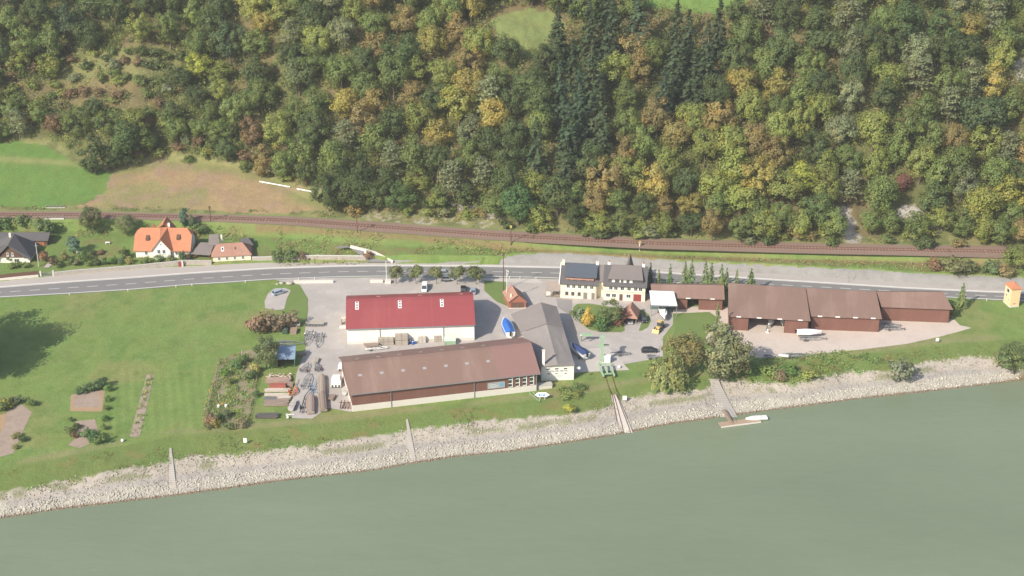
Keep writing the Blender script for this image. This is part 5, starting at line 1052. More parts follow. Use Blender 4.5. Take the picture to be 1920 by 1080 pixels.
for i, (x, y, s_, lb) in enumerate(((528, 532, .7, 'smaller pale boulder left of the long barrier'), (543, 533, 1.0, 'larger pale boulder touching the left end of the long barrier'), (520, 533.5, .45, 'smallest pale boulder near the road verge'))):
    R = thing('boulder', lb, 'boulder', G(x, y), group='boulders by the yard entrance'); b = MB(); b.blob((0, 0, s_*.35), (s_*1.2, s_*.8, s_*.6), 9, 6, .14); b.build('stone', m_stone, R, smooth=True)
def pole(name, label, cat, px, py, H, r0, r1, mat, arm=None, z=None, group=None):
    x, y, zz = hit(px, py) if z is None else (*G(px, py, z)[:2], z)
    R = thing(name, label, cat, (x, y, zz), group=group); b = MB(); b.tube((0, 0, -.3), (0, 0, H), r0, r1, 8); b.build('pole', mat, R); return R
R = pole('street_lamp', 'white lamp post standing beside the pale concrete block at the yard entrance', 'lamp', 725, 526, 6.6, .11, .08, m_frame); b = MB(); b.box(-.12, .12, -.1, .9, 6.5, 6.7); b.build('lamp_head', m_metal, R)
R = pole('utility_pole', 'tall dark utility pole left of the flagpole, crossing the road view', 'pole', 944, 545, 12.6, .14, .10, m_dwood); b = MB(); b.box(-.7, .7, -.06, .06, 11.6, 11.75); b.build('crossarm', m_dwood, R)
for x in (-.6, 0, .6): b = MB(); b.tube((x, 0, 11.76), (x, 0, 12.0), .06, n=6); b.build('insulator', m_frame, R)
R = pole('utility_pole', 'pale utility pole with insulators beside the left edge house', 'pole', 73, 500, 8.0, .17, .12, m_conc); b = MB(); b.box(-.4, .4, -.06, .06, 7.0, 7.15); b.build('crossarm', m_conc, R)
for x, y, H, m_, lb in ((670, 437, 5.8, m_rust, 'thin brown signal mast on the near side of the tracks'), (958, 463, 6.4, m_dwood, 'dark wooden railway pole with yellow top beside the tracks'), (395, 416, 5.0, m_dwood, 'dark railway pole behind the two cypresses and the garden'), (1199, 470, 3.0, m_frame, 'short white marker post by the tracks above the yellow houses')):
    R = pole('railway_mast', lb, 'mast', x, y, H, .16, .12, m_); b = MB(); b.box(-.35, .35, -.14, .14, H-.5, H+.3); b.build('mast_head', M('dull_yellow', (.42, .38, .12), .6) if '963' in lb or 'yellow' in lb else m_, R)
R = pole('flagpole', 'white flagpole with drooping white flag behind the brick hut', 'flagpole', 950, 566, 10.4, .10, .06, m_frame)
b = MB(); b.loft([[(.02, 0, 10.3), (.05, .05, 10.3), (.04, -.05, 10.2)], [(.5, .12, 9.8), (.62, .0, 9.9), (.5, -.1, 9.6)], [(.2, .1, 8.7), (.4, 0, 8.6), (.2, -.12, 8.5)], [(.02, .05, 7.9), (.12, 0, 7.8), (.04, -.05, 7.8)]]); b.build('flag', M('white_cloth', (.8, .8, .82), .8), R)
for i, (x, y, lb) in enumerate(((895, 500, 'thin grey road light above the clipped trees'), (1590, 530, 'thin grey road light behind the middle brown shed'))):
    R = pole('street_lamp', lb, 'lamp', x, y, 4.0, .07, .05, m_metal); b = MB(); b.box(-.08, .08, -.5, .05, 3.95, 4.05); b.build('lamp_head', m_metal, R)
for i in range(12):
    x = [330, 360, 560, 590, 930, 955, 975, 1005, 1850, 130, 240, 460][i]; y = interp_px(NEARL, x)+3.5; X_, Y_, Z_ = G(x, y)
    R = thing('delineator_post', 'white roadside marker post '+['below the stone wall gate', 'below the annex carport', 'above the yard barrier', 'left of the long barrier gap', 'just left of the utility pole', 'right of the flagpole', 'above the brick hut', 'left of the porch', 'left of the transformer tower', 'below the garden gate', 'below the garden shrubs', 'below the white annex'][i], 'marker post', (X_, Y_, 0), group='roadside marker posts'); b = MB(); b.box(-.06, .06, -.06, .06, 0, .95); b.build('post', m_frame, R); b = MB(); b.box(-.065, .065, -.065, .065, .953, 1.1); b.build('reflector_cap', m_dark, R)
for px, py, w_, h_, lb in ((460, 834, .9, 1.3, 'white kilometre board on the bank below the vegetable garden'), (1171, 754, 1.1, 1.3, 'white kilometre board beside the slipway rails'), (1757, 643, .9, 1.0, 'white board on the grass near the right riverbank')):
    x, y, z = hit(px, py); R = thing('river_sign', lb, 'sign', (x, y, z)); b = MB(); b.box(-w_/2, w_/2, 0, .08, .5, .5+h_); b.build('board', m_frame, R); b = MB(); b.box(-.06, .06, .083, .18, 0, .5+h_); b.build('post', m_metal, R)
for px, py, r_, lb in ((230, 829, .42, 'white marker ball on the grass near the brown soil strip'), (1161, 691, .45, 'white mooring ball on the yard edge beside the green crane'), (540, 786, .35, 'small white ball on the lawn below the timber stacks')):
    x, y, z = hit(px, py); R = thing('marker_ball', lb, 'buoy', (x, y, z)); b = MB(); b.blob((0, 0, r_), (r_, r_, r_), 12, 8); b.build('float', m_frame, R, smooth=True); b = MB(); b.tube((0, 0, r_*1.9), (0, 0, r_*2.4), .05, n=6); b.build('ring', m_metal, R)
for px, py, L_, lb in ((84, 391.5, 6.6, 'grey railed underpass parapet on the far side of the railway'), (84, 411.5, 6.2, 'grey railed underpass parapet on the near side of the railway')):
    x, y, z = G(px, py, ZR)[0], G(px, py, ZR)[1], ZR; R = thing('underpass_parapet', lb, 'parapet', (x, y, z)); b = MB(); b.box(0, L_, 0, .4, -1.6, .35); b.build('masonry', m_cpale, R); railing(R, [(x, y+.2, z), (x+L_, y+.2, z)], .9, .35, 1.1)
x, y, z = hit(1112, 444.5); R = thing('rail_wall', 'short white wall right beside the tracks above the yellow houses', 'wall', (x, y, z)); b = MB(); b.box(0, 5.4, 0, .3, -.3, .75); b.build('masonry', m_frame, R); b = MB(); b.box(-.05, 5.45, -.05, .35, .753, .85); b.build('coping', m_cpale, R)
for (a_, b_), lb in ((((487, 343), (544, 353)), 'longer white pipe lying on the brown cleared field'), (((557, 357), (591, 363)), 'shorter white pipe at the wood edge of the cleared field')):
    u, v = Vector(hit(*a_)), Vector(hit(*b_)); R = thing('pipe', lb, 'pipe', u); b = MB(); b.tube((0, 0, .35), v-u+Vector((0, 0, .35)), .22); b.build('tube', m_frame, R)
    for k in (.1, .9): c = (v-u)*k; b = MB(); b.box(c.x-.15, c.x+.15, c.y-.3, c.y+.3, c.z-.2, c.z+.15); b.build('support', m_conc, R)
for px, py, lb in ((257, 304, 'pale rock at the wood edge beside the meadow'), (165, 15, 'small pale rock high in the clearing at the top left'), (925, 404, 'flat pale rock slab on the cutting behind the railway')):
    x, y, z = hit(px, py); R = thing('boulder', lb, 'boulder', (x, y, z)); b = MB(); b.blob((0, 0, .4), (1.7, .9, .8), 9, 6, .2); b.build('stone', m_stone, R)
m_step = M('old_steps', (.37, .345, .31), .95, .5, 1.5, fine=.3, lines=.4, lscale=.5, laxis='Y')
# slipways, steps and the landing stage
def slope_slab(R, quads, mat, name='slab', th=.3, up=.16):
    O = Vector(R.location); mb = MB()
    for q in quads: mb.slab([Vector(p)-O+Vector((0, 0, up)) for p in q], th)
    return mb.build(name, mat, R)
def bankpts(px0, py0, px1, py1, n, w0, w1):
    """follow the bank between two photo points, returning left and right edges"""
    L_, R_ = [], []
    A, B = hit(px0, py0), hit(px1, py1)
    for k in range(n+1):
        t_ = k/n; x = A[0]+(B[0]-A[0])*t_; y = A[1]+(B[1]-A[1])*t_; w = w0+(w1-w0)*t_; z = max(tz(x, y), ZW-.5) if k < n else ZW-.4
        L_.append((x-w/2, y, z)); R_.append((x+w/2, y, z))
    return L_, R_
def bankramp(name, label, cat, a, b, n, w0, w1, mat, ribs=0):
    L_, R_ = bankpts(*a, *b, n, w0, w1); R = thing(name, label, cat, L_[0])
    slope_slab(R, [(L_[k+1], R_[k+1], R_[k], L_[k]) for k in range(n)], mat, 'slab', .35, .22)
    return R, L_, R_
R, L_, R_ = bankramp('slipway', 'narrow concrete slipway with rails running down to the river', 'slipway', (1151, 741), (1172, 815), 6, 1.5, 4.2, m_conc)
O = Vector(R.location)
for f in (.12, .42, .86):
    b = MB(); pts_ = [Vector(l)*(1-f)+Vector(r)*f-O+Vector((0, 0, .33)) for l, r in zip(L_, R_)]
    for u, v in zip(pts_[:-1], pts_[1:]): b.beam(u, v, .14, .16)
    b.build('rail', m_rust, R)
b = MB()
for f0, f1 in ((1135, 1146), (1148, 1158)):
    u, v = Vector(G(f0, 706)), Vector(G(f1, 741)); b = MB(); b.beam(u-O+Vector((0, 0, .08)), v-O+Vector((0, 0, .08)), .12, .14); b.build('rail', m_rust, R)
R, L_, R_ = bankramp('boat_ramp', 'wide grey paved boat ramp leading to the landing stage', 'ramp', (1334, 713), (1365, 786), 6, 3.6, 5.4, M('ramp_paving', (.33, .31, .29), .95, .4, .8, lines=.25, lscale=.5, laxis='Y'))
R, _, _ = bankramp('bank_steps', 'pale stone steps down the bank below the vegetable garden', 'steps', (320, 843), (325, 931), 5, .5, 2.0, m_step)
R, _, _ = bankramp('bank_steps', 'pale stone steps down the bank in front of the brown hall', 'steps', (763, 788), (775, 871), 5, .5, 1.7, m_step)
R = thing('gangway', 'narrow wooden gangway from the ramp to the floating pontoon', 'gangway', G(1356, 770, -3.6)); O = Vector(R.location); u, v = Vector(G(1356, 768, -3.5))-O, Vector(G(1373, 795, ZW+.55))-O
b = MB(); b.beam(u, v, 1.1, .14); b.build('deck', m_wood, R)
for s_ in (-.55, .55): b = MB(); b.beam(u+Vector((s_, 0, .9)), v+Vector((s_, 0, .9)), .06, .06); b.build('handrail', m_metal, R)
A, B = GV(1352, 803, ZW), GV(1427, 793, ZW); R = thing('pontoon', 'long wooden floating pontoon on the river beside the white boat', 'pontoon', A, math.atan2(B.y-A.y, B.x-A.x)); L = (B-A).length
b = MB(); b.box(0, L, 0, 2.2, .32, .5); b.build('deck', M('pontoon_planks', (.36, .27, .20), .85, .35, 1.2, lines=.3, lscale=2), R)
b = MB(); b.box(0, L, -.12, -.003, .1, .52); b.build('fender_board', m_cpale, R)
for x in (.4, L/2-1, L-2.6): b = MB(); b.box(x, x+2, .2, 2.0, -.4, .32); b.build('float', m_dark, R)
# ------------------------------------------------------------------ boats, trailers, vehicles
m_hull = M('white_gelcoat', (.80, .80, .79), .3, .08, 1, spec=.5); m_navy = M('navy_cover', (.035, .06, .16), .7, .25, 1.2); m_bluetarp = M('blue_tarp', (.045, .16, .52), .55, .3, 1.0, fine=.1)
m_grey = M('grey_steel', (.20, .21, .22), .5, .25, 2, metal=.3); m_tyre = M('tyre', (.025, .025, .025), .9, .1, 3); m_teal = M('turquoise_paint', (.05, .38, .42), .5)
def hullrings(L, W, H, n=9, keel=.35, taper=.25):
    rings = []
    for i in range(n):
        t_ = i/(n-1); x = L*t_; w = W/2*(1-max(0, (t_-.45)/.55)**2.2)*(1-taper*(1-t_)*.6); w = max(w, .03); sh = H*(1+.18*t_*t_); k = keel*max(0, t_-.5)*1.6*H
        rings.append([(x, -w, sh), (x+(.12*t_), -w*.86, H*.42+k), (x, 0, k), (x+(.12*t_), w*.86, H*.42+k), (x, w, sh), (x, 0, sh+.08)])
    return rings
def boat(label, loc, rz, L, W, H, mat=None, cover=None, drop=.12, cabin=True, z=.0, name='motor_boat', trim=None, group=None, tilt=0):
    mat = mat or m_hull; R = thing(name, label, 'boat', (loc[0], loc[1], loc[2]+z), rz, group); b = MB(); b.loft(hullrings(L, W, H)); b.build('hull', mat, R)
    if cover:
        b = MB(); rr = []
        for i in range(9):
            t_ = i/8; x = L*(.02+.93*t_); w = W/2*(1-max(0, (t_-.45)/.55)**2.2)*(1-.15*(1-t_))*.97+.05; s_ = H*(1+.18*t_*t_); pk = .55*math.sin(math.pi*min(1, .25+t_*.8))
            rr.append([(x, -w-.03, s_-drop), (x, -w*.9, s_+.1), (x, 0, s_+.12+pk), (x, w*.9, s_+.1), (x, w+.03, s_-drop)])
        b.loft(rr); b.build('cover', cover, R)
    elif cabin:
        b = MB(); b.box(L*.12, L*.45, -W*.33, W*.33, H+.09, H+.14); b.build('cockpit_floor', m_dwood, R)
        b = MB(); b.loft([[(L*.46, -W*.34, H+.05), (L*.46, W*.34, H+.05), (L*.78, W*.16, H+.12), (L*.78, -W*.16, H+.12)], [(L*.48, -W*.3, H+.55), (L*.48, W*.3, H+.55), (L*.68, W*.14, H+.4), (L*.68, -W*.14, H+.4)]]); b.build('cuddy', mat, R)
        b = MB(); b.loft([[(L*.45, -W*.33, H+.3), (L*.45, W*.33, H+.3), (L*.49, W*.3, H+.3), (L*.49, -W*.3, H+.3)], [(L*.41, -W*.3, H+1.0), (L*.41, W*.3, H+1.0), (L*.44, W*.28, H+1.0), (L*.44, -W*.28, H+1.0)]]); b.build('windscreen', m_glass, R)
        for s_ in (-1, 1): b = MB(); b.box(L*.28, L*.36, s_*W*.18-.22, s_*W*.18+.22, H+.14, H+.6); b.build('seat', m_navy, R)
    if cabin: b = MB(); b.box(-.45, .05, -.2, .2, H*.5, H+.35); b.build('outboard_motor', m_dark, R)
    else:
        for t_ in (.25, .55): b = MB(); b.box(L*t_, L*t_+.25, -W*.36, W*.36, H+.09, H+.13); b.build('thwart', m_wood if mat is not m_hull else m_cpale, R)
    return R
def wheel(R, x, y, r=.3, w=.2, name='wheel'):
    b = MB(); b.tube((x, y-w/2, r), (x, y+w/2, r), r, n=12); o = b.build(name, m_tyre, R); b = MB(); b.tube((x, y-w/2-.02, r), (x, y+w/2+.02, r), r*.5, n=8); b.build('rim', m_metal, o); return o
def trailer(label, p, rz, L=5.5, W=1.9, mat=None, axles=1, rails=2, load=None, bars=4, fend=None):
    mat = mat or m_metal; R = thing('boat_trailer', label, 'trailer', p, rz, None); b = MB(); h = .55; x1 = L*.68
    for s_ in (-1, 1): b.beam((0, s_*W/2*.8, h), (x1, s_*W/2*.8, h), .12, .14); b.beam((x1, s_*W/2*.8, h), (L, 0, h), .12, .14)
    for k in range(bars): x = x1*(k+.3)/bars; b.beam((x, -W*.4, h+.02), (x, W*.4, h+.02), .1, .1)
    b.build('frame', mat, R)
    for s_ in (-.35, .35):
        b = MB(); b.beam((.1, s_*W, h+.28), (x1, s_*W*.8, h+.28), .14, .10)
        for x in (.4, x1*.8): b.box(x, x+.1, s_*W-.05, s_*W+.05, h+.05, h+.25)
        b.build('cradle_bar', mat, R)
    for a_ in range(axles):
        x = L*.24+a_*.75-(axles-1)*.35
        for s_ in (-1, 1):
            wheel(R, x, s_*(W/2+.05), .33, .2); b = MB(); b.box(x-.42, x+.42, s_*(W/2+.05)-.14, s_*(W/2+.05)+.14, .72, .8); b.build('mudguard', fend or mat, R)
    b = MB(); b.tube((L-.1, 0, .05), (L-.1, 0, .9), .06, n=6); b.build('jockey_wheel', m_dark, R)
    return R
def car(label, p, rz, col, L=4.3, W=1.75, H=1.45, van=False, name='parked_car', metal=.3, cat='car'):
    R = thing(name, label, cat, p, rz); paint = M('paint_'+'_'.join(str(int(c*100)) for c in col), col, .25, .05, 1, metal=metal, spec=.6)
    hb_ = .82 if not van else .95; zb = .28
    prof = [(0, .45, .80), (.04, .5, .92), (.14, .52, .97), (.5, .52, 1), (.82, .5, .98), (.96, .47, .9), (1, .42, .78)]
    zt = [.72, hb_, hb_+.02, hb_+.03, hb_-.02, hb_-.12, .62] if not van else [.8, hb_, hb_+.02, hb_+.02, hb_, hb_-.1, .65]
    rings = []
    for (t_, _, wf), z in zip(prof, zt):
        x = (t_-.5)*L; w = W/2*wf; rings.append([(x, -w*.94, zb), (x, -w, zb+.25), (x, -w*.96, z), (x, w*.96, z), (x, w, zb+.25), (x, w*.94, zb)])
    b = MB(); b.loft(rings); b.build('body', paint, R, smooth=False)
    x0, x1, x2, x3 = ((-.46, -.36, .12, .30) if not van else (-.49, -.46, .20, .36)); x0, x1, x2, x3 = [v*L for v in (x0, x1, x2, x3)]; w = W/2
    b = MB(); b.loft([[(x0, -w*.9, hb_), (x3, -w*.9, hb_-.02), (x3, w*.9, hb_-.02), (x0, w*.9, hb_)], [(x1, -w*.76, H-.06), (x2, -w*.76, H-.06), (x2, w*.76, H-.06), (x1, w*.76, H-.06)]]); b.build('windows', m_glass, R)
    b = MB(); b.slab([(x1-.03, -w*.79, H), (x2+.03, -w*.79, H), (x2+.03, w*.79, H), (x1-.03, w*.79, H)], .07)
    for s_ in (-1, 1):
        for (xa, xb) in ((x0, x1), (x3, x2), ((x0+x3)*.5+.1, (x1+x2)*.5+.15)): b.beam((xa, s_*w*.905, hb_), (xb, s_*w*.77, H-.05), .08, .08)
    if van: b.loft([[(x0+.05, -w*.92, hb_), (x0+L*.42, -w*.92, hb_), (x0+L*.42, w*.92, hb_), (x0+.05, w*.92, hb_)], [(x1+.02, -w*.80, H-.02), (x1+L*.42, -w*.80, H-.02), (x1+L*.42, w*.80, H-.02), (x1+.02, w*.80, H-.02)]])
    b.build('roof', paint, R)
    for x in (-.31*L, .31*L):
        for s_ in (-1, 1): wheel(R, x, s_*(w-.09), .31, .2)
    for s_ in (-1, 1): b = MB(); b.box(L*.485, L*.497, s_*w*.68-.16, s_*w*.68+.16, .55, .7); b.build('headlight', m_frame, R)
    for s_ in (-1, 1): b = MB(); b.box(-L*.503, -L*.49, s_*w*.68-.14, s_*w*.68+.14, .62, .76); b.build('tail_light', m_redp, R)
    return R
D_ = math.radians
car('silver blue estate car parked alone on the gravel pad by the meadow', G(523, 551), D_(38), (.42, .50, .60), 4.5, metal=.2)
car('white delivery van parked behind the red-roofed hall', G(796, 543), D_(-91), (.80, .80, .80), 4.4, 1.8, 1.85, True, 'delivery_van', 0, 'van')
car('dark car parked nose to nose with the pale one behind the red-roofed hall', G(869, 544.5), D_(90), (.03, .03, .04), 4.2)
car('pale blue car right of the dark one behind the red-roofed hall', G(887, 548), D_(92), (.36, .44, .54), 4.1, metal=.2)
car('silver car driving on the road seen between two clipped trees', G(833, 514.5), D_(0), (.46, .50, .56), 4.4, name='moving_car', metal=.2)
car('white car standing between two clipped trees close to the road', G(838, 525), D_(2), (.78, .78, .78), 4.2, metal=0)
car('dark car standing on the garden lawn right of the carport', G(1207, 601), D_(-88), (.035, .035, .055), 4.2)
car('black estate car with trailer at the lower edge of the yard', G(1218, 660), D_(4), (.025, .035, .05), 4.7)
car('grey car parked inside the terracotta tiled carport', G(1181, 604), D_(-90), (.40, .43, .46), 4.0, metal=.2)
boat('white motor boat half under the white awning, bow to the river', G(1239, 583, 0), D_(-86), 7.4, 2.5, 1.1, z=.7)
trailer('trailer carrying the white motor boat under the awning', G(1239, 580), D_(-86), 7.6, 2.0, m_grey, 2)
R = boat('white motor boat under a tight white cover on the gravel before the sheds', G(1493, 632, 0), D_(-1), 7.0, 2.6, 1.2, drop=.5, cover=M('white_cover', (.82, .83, .86), .5, .08, 1), z=.75)
trailer('trailer under the white covered boat on the gravel', G(1497, 637), D_(-1), 8.0, 2.1, m_metal, 2)
boat('small white boat inside the open shed bay, left of two', G(1449, 603, 0), D_(-112), 5.0, 1.9, .9, z=.6); trailer('trailer of the left small boat in the open bay', G(1449, 603), D_(-115), 6.4, 1.7, m_metal)
boat('small white boat inside the open shed bay, right of two', G(1468, 603, 0), D_(-100), 4.2, 1.7, .8, z=.55)
R = thing('post_stand', 'small white wooden stand on the floor of the open shed bay', 'stand', G(1438, 624)); b = MB(); b.box(0, .3, 0, .3, 0, 1.2); b.build('post', m_frame, R); b = MB(); b.box(-.3, .6, -.3, .6, 0, .12); b.build('foot', m_frame, R)
boat('white sailing hull with navy cover standing in the workshop shadow', G(1100, 676, 0), D_(123), 7.6, 2.9, 1.5, cover=m_navy, z=.5); trailer('steel cradle trailer under the navy covered boat', G(1100, 677), D_(123), 8.6, 2.2, m_metal, 1)
boat('big boat wrapped in bright blue tarpaulin between the two halls and workshop', G(957, 637, 0), D_(101), 9.2, 3.4, 2.0, cover=m_bluetarp, drop=.9, z=.3)
boat('white open dinghy moored at the wooden pontoon', GV(1438, 786, ZW), D_(188), 5.8, 2.2, .75, z=.0, name='dinghy', cabin=False)
boat('small grey dinghy with wooden transom on the grass of the timber yard', G(545, 772, 0), D_(84), 5.0, 1.8, .8, mat=M('grey_wood_hull', (.42, .40, .38), .8, .2), z=.1, cabin=False, name='dinghy')
# yellow loader
R = thing('wheel_loader', 'yellow wheel loader parked in front of the white motor boat', 'loader', G(1236, 618), D_(-118)); m_yel = M('loader_yellow', (.60, .43, .17), .5, .2, 1.5)
b = MB(); b.box(-2.2, 1.2, -.6, .6, .6, 1.3); b.box(-2.3, -1.0, -.55, .55, 1.3, 1.8); b.build('chassis', m_yel, R, bevel=.05); b = MB(); b.box(-.8, .5, -.55, .55, 1.303, 2.6); c_ = b.build('cab', m_glass, R); b = MB(); b.box(-.9, .6, -.62, .62, 2.6, 2.72); b.build('cab_roof', m_yel, c_)
for s_ in (-1, 1): b = MB(); b.beam((.6, s_*.4, 1.2), (2.4, s_*.4, .6), .16, .25); b.build('lift_arm', m_yel, R)
b = MB(); b.loft([[(2.3, -1.0, .2), (2.3, -1.0, 1.0), (2.5, -1.0, 1.1), (3.1, -1.0, .15)], [(2.3, 1.0, .2), (2.3, 1.0, 1.0), (2.5, 1.0, 1.1), (3.1, 1.0, .15)]]); b.build('bucket', m_yel, R)
for x in (-1.4, 1.0):
    for s_ in (-1, 1): wheel(R, x, s_*.85, .55, .4)
# green slewing crane, carriage and elevated beam
R = thing('slewing_crane', 'light green column crane with white control box above the slipway', 'crane', G(1129, 679), 0)
b = MB(); b.box(-.38, .38, -.38, .38, .25, 6.4); b.build('column', m_green, R); b = MB(); b.box(-1.1, 1.1, -1.1, 1.1, 0, .25); b.build('base', m_conc, R)
b = MB(); b.box(-.4, .4, -1.4, 2.6, 6.4, 7.0); b.loft([[(-.35, .6, 6.1), (.35, .6, 6.1), (.35, .6, 6.4), (-.35, .6, 6.4)], [(-.3, 1.8, 6.35), (.3, 1.8, 6.35), (.3, 1.8, 6.4), (-.3, 1.8, 6.4)]]); b.build('jib', m_green, R)
b = MB(); b.box(-1.8, 1.8, .52, .85, 4.9, 5.2); b.build('crossbar', m_green, R); b = MB(); b.box(-.5, .5, 1.2, 2.2, 7.0, 7.5); b.build('hoist', m_green, R); b = MB(); b.tube((0, 2.4, 6.4), (0, 2.4, 4.2), .03, n=5); b.build('cable', m_dark, R)
b = MB(); b.box(.55, 2.2, -.9, .5, 0, 2.0); cb = b.build('control_box', m_frame, R); b = MB(); b.box(.45, 2.3, -1.0, .6, 2.0, 2.12); b.build('box_roof', m_frame, cb)
R = thing('slipway_carriage', 'light green slipway carriage frame standing on rails on the lawn', 'carriage', G(1136, 700)); O = Vector(R.location)
def g3(x, y, z): return Vector(G(x, y, z))-O
for (a_, b_) in (((1122, 683), (1132, 706)), ((1143, 682), (1152, 705)), ((1133, 683), (1139, 700))): b = MB(); b.beam(g3(*a_, 1.5), g3(*b_, .7), .38, .4); b.build('beam', m_green, R)
for (a_, b_, z) in (((1122, 683), (1143, 682), 1.45), ((1130, 702), (1149, 701), .8), ((1134, 701), (1147, 700), 1.3)): b = MB(); b.beam(g3(*a_, z), g3(*b_, z), .25, .3); b.build('cross_beam', m_green, R)
for x, y in ((1123, 687), (1144, 686), (1132, 709), (1152, 708)): p_ = g3(x, y, 0); b = MB(); b.box(p_.x-.12, p_.x+.12, p_.y-.12, p_.y+.12, .2, 1.2); b.build('leg', m_green, R)
for x, y in ((1132, 709), (1152, 708)): p_ = g3(x, y, 0); b = MB(); b.tube((p_.x-.12, p_.y, .25), (p_.x+.12, p_.y, .25), .25, n=10); b.build('wheel', m_rust, R)
R = thing('spreader_beam', 'light green lifting beam on steel legs beside the workshop', 'lifting beam', G(1088, 641)); b = MB(); b.box(0, 3.4, 0, .8, 1.8, 2.4); b.build('beam', m_green, R)
for x in (.2, 2.6): b = MB(); b.box(x, x+.2, .2, .5, 0, 1.8); b.build('leg', m_grey, R)
b = MB(); b.box(-.1, .4, -.05, -.003, 2.0, 2.3); b.build('end_plate', m_frame, R)
# arrow sign and gangway before the brown hall
R = thing('arrow_sign', 'white double pointed river sign with blue letters on the lawn', 'sign', G(1014, 750)); b = MB()
T = Matrix.Rotation(D_(-50), 4, 'X')
pl = [(-1.6, .55), (-.7, 1.15), (1.4, 1.15), (2.3, .55), (1.4, 0), (-.7, 0)]; vs = [T @ Vector((x, z, -.04)) for x, z in pl]+[T @ Vector((x, z, .04)) for x, z in pl]
vs = [Vector((v.x, v.y, -v.z)) for v in vs]
def tilt(x, z, o=0): return Vector((x, z*.55-o*.8, .9+z*.84-o*.55))
b = MB(); b.loft([[tilt(x, z) for x, z in pl], [tilt(x, z, -.08) for x, z in pl]]); b.build('board', m_frame, R)
b = MB(); b.loft([[tilt(x, z, .01) for x, z in ((-.6, .22), (1.1, .22), (1.1, .95), (-.6, .95))], [tilt(x, z, .04) for x, z in ((-.6, .22), (1.1, .22), (1.1, .95), (-.6, .95))]]); bl = b.build('blue_panel', M('sign_blue', (.08, .22, .62), .5), R)
letters('lettering', 'PIP', .85, tilt(.25, .3, .055), (D_(57), 0, 0), m_frame, R)
for x in (-.3, 1.0): b = MB(); b.box(x, x+.1, .1, .2, 0, 1.0); b.build('leg', m_frame, R)
R = thing('step_rail', 'pale green stair rails between the brown hall and the arrow sign', 'railing', G(994, 736)); O = Vector(R.location)
for a_, b_ in (((993, 737), (1012, 752)), ((999, 735), (1008, 743))): b = MB(); b.beam(Vector(G(*a_, .6))-O, Vector(G(*b_, .3))-O, .12, .12); b.build('rail', m_green, R)
for x, y in ((993, 738), (1002, 745), (1012, 753)): p_ = Vector(G(x, y))-O; b = MB(); b.box(p_.x-.05, p_.x+.05, p_.y-.05, p_.y+.05, 0, .6); b.build('post', m_green, R)
A = GV(1009, 731); R = thing('terrace_wall', 'short pale retaining wall extending right from the brown hall base', 'wall', A, D_(13)); b = MB(); b.box(0, 3.9, 0, 1.6, 0, 1.1); b.build('masonry', m_cpale, R); b = MB(); b.box(0, 4.0, -.08, 1.68, 1.103, 1.2); b.build('coping', m_conc, R)
# ------------------------------------------------------------------ trailers and stores left of the halls
TR = [(527, 646, 0, 8.2, 2.1, m_metal, 2, 'twin axle galvanised trailer above the blue-roofed shelter'), (582, 623, -92, 9.0, 2.4, m_grey, 1, 'empty grey trailer with white mudguards, left of two below the pallet row'), (599, 627, -88, 8.6, 2.4, m_metal, 1, 'empty grey trailer, right of two below the pallet row'),
      (567, 701, 78, 5.4, 2.0, m_metal, 1, 'short trailer with red mudguards at the edge of the tarmac'), (597, 699, 102, 5.0, 1.5, m_grey, 1, 'small single boat trailer right of the red mudguard trailer'), (571, 733, 87, 9.0, 2.4, m_metal, 1, 'wide grey trailer with pale side arches in the trailer row'),
      (589, 740, 84, 10.0, 2.4, M('light_blue_steel', (.20, .34, .50), .5), 1, 'light blue steel trailer in the trailer row'), (569, 778, 88, 13.0, 2.4, M('black_steel', (.035, .04, .05), .5), 2, 'long black trailer at the lower edge of the trailer row'),
      (1165, 666, 2, 4.2, 1.6, m_grey, 1, 'small trailer coupled left of the black estate car'), (1222, 672, 3, 3.6, 1.6, m_metal, 1, 'small trailer standing below the black estate car'), (1662, 612, -2, 5.6, 1.8, m_metal, 1, 'grey trailer before the short end shed'), (1667, 618, -4, 6.0, 1.8, m_grey, 1, 'second grey trailer in front of the one by the end shed'),
      (1442, 672, 2, 3.4, 1.6, m_grey, 1, 'small grey trailer at the lower edge of the gravel yard'), (1476, 670, 4, 8.5, 1.8, m_metal, 2, 'long silver trailer at the lower edge of the gravel yard')]
for x, y, a_, L_, W_, m_, ax, lb in TR:
    yy = G(x, y); x0 = x
    if a_ in (0, 2, 3, -2, -4, 4): x0 = x-10
    trailer(lb, G(x0, y), D_(a_), L_, W_, m_, ax, fend=m_redp if 'red mud' in lb else (m_frame if 'white mud' in lb else None))
boat('tiny white rowing boat at the lower edge of the gravel yard', G(1478, 672, 0), D_(170), 2.6, 1.4, .6, cabin=False, name='dinghy', z=.35)
m_old = M('weathered_grey_tarp', (.33, .28, .235), .9, .35, .8, (1, 1, .4), .15, lines=.15, lscale=.8)
def floaty(label, px0, py0, px1, py1, W_, H_, mat, name='covered_boat'):
    A, B = GV(px0, py0), GV(px1, py1); R = thing(name, label, 'boat', A, math.atan2(B.y-A.y, B.x-A.x)); L_ = (B-A).length; rr = []
    for t_, k in ((0, .82), (.08, .95), (.5, 1), (.85, .95), (.97, .75), (1, .45)): rr.append([(L_*t_, -W_/2*k, .35), (L_*t_, -W_/2*k*.95, H_*.7), (L_*t_, -W_*.12, H_), (L_*t_, W_*.12, H_), (L_*t_, W_/2*k*.95, H_*.7), (L_*t_, W_/2*k, .35)])
    b = MB(); b.loft(rr); b.build('cover', mat, R)
    for t_ in (.2, .75): b = MB(); b.box(L_*t_, L_*t_+.25, -W_*.45, W_*.45, 0, .35); b.build('bearer', m_wood, R)
    for s_ in (-.32, .32): b = MB(); b.beam((.2, s_*W_, H_*.86), (L_*.9, s_*W_, H_*.86), .12, .12); b.build('rubbing_strip', m_wood, R)
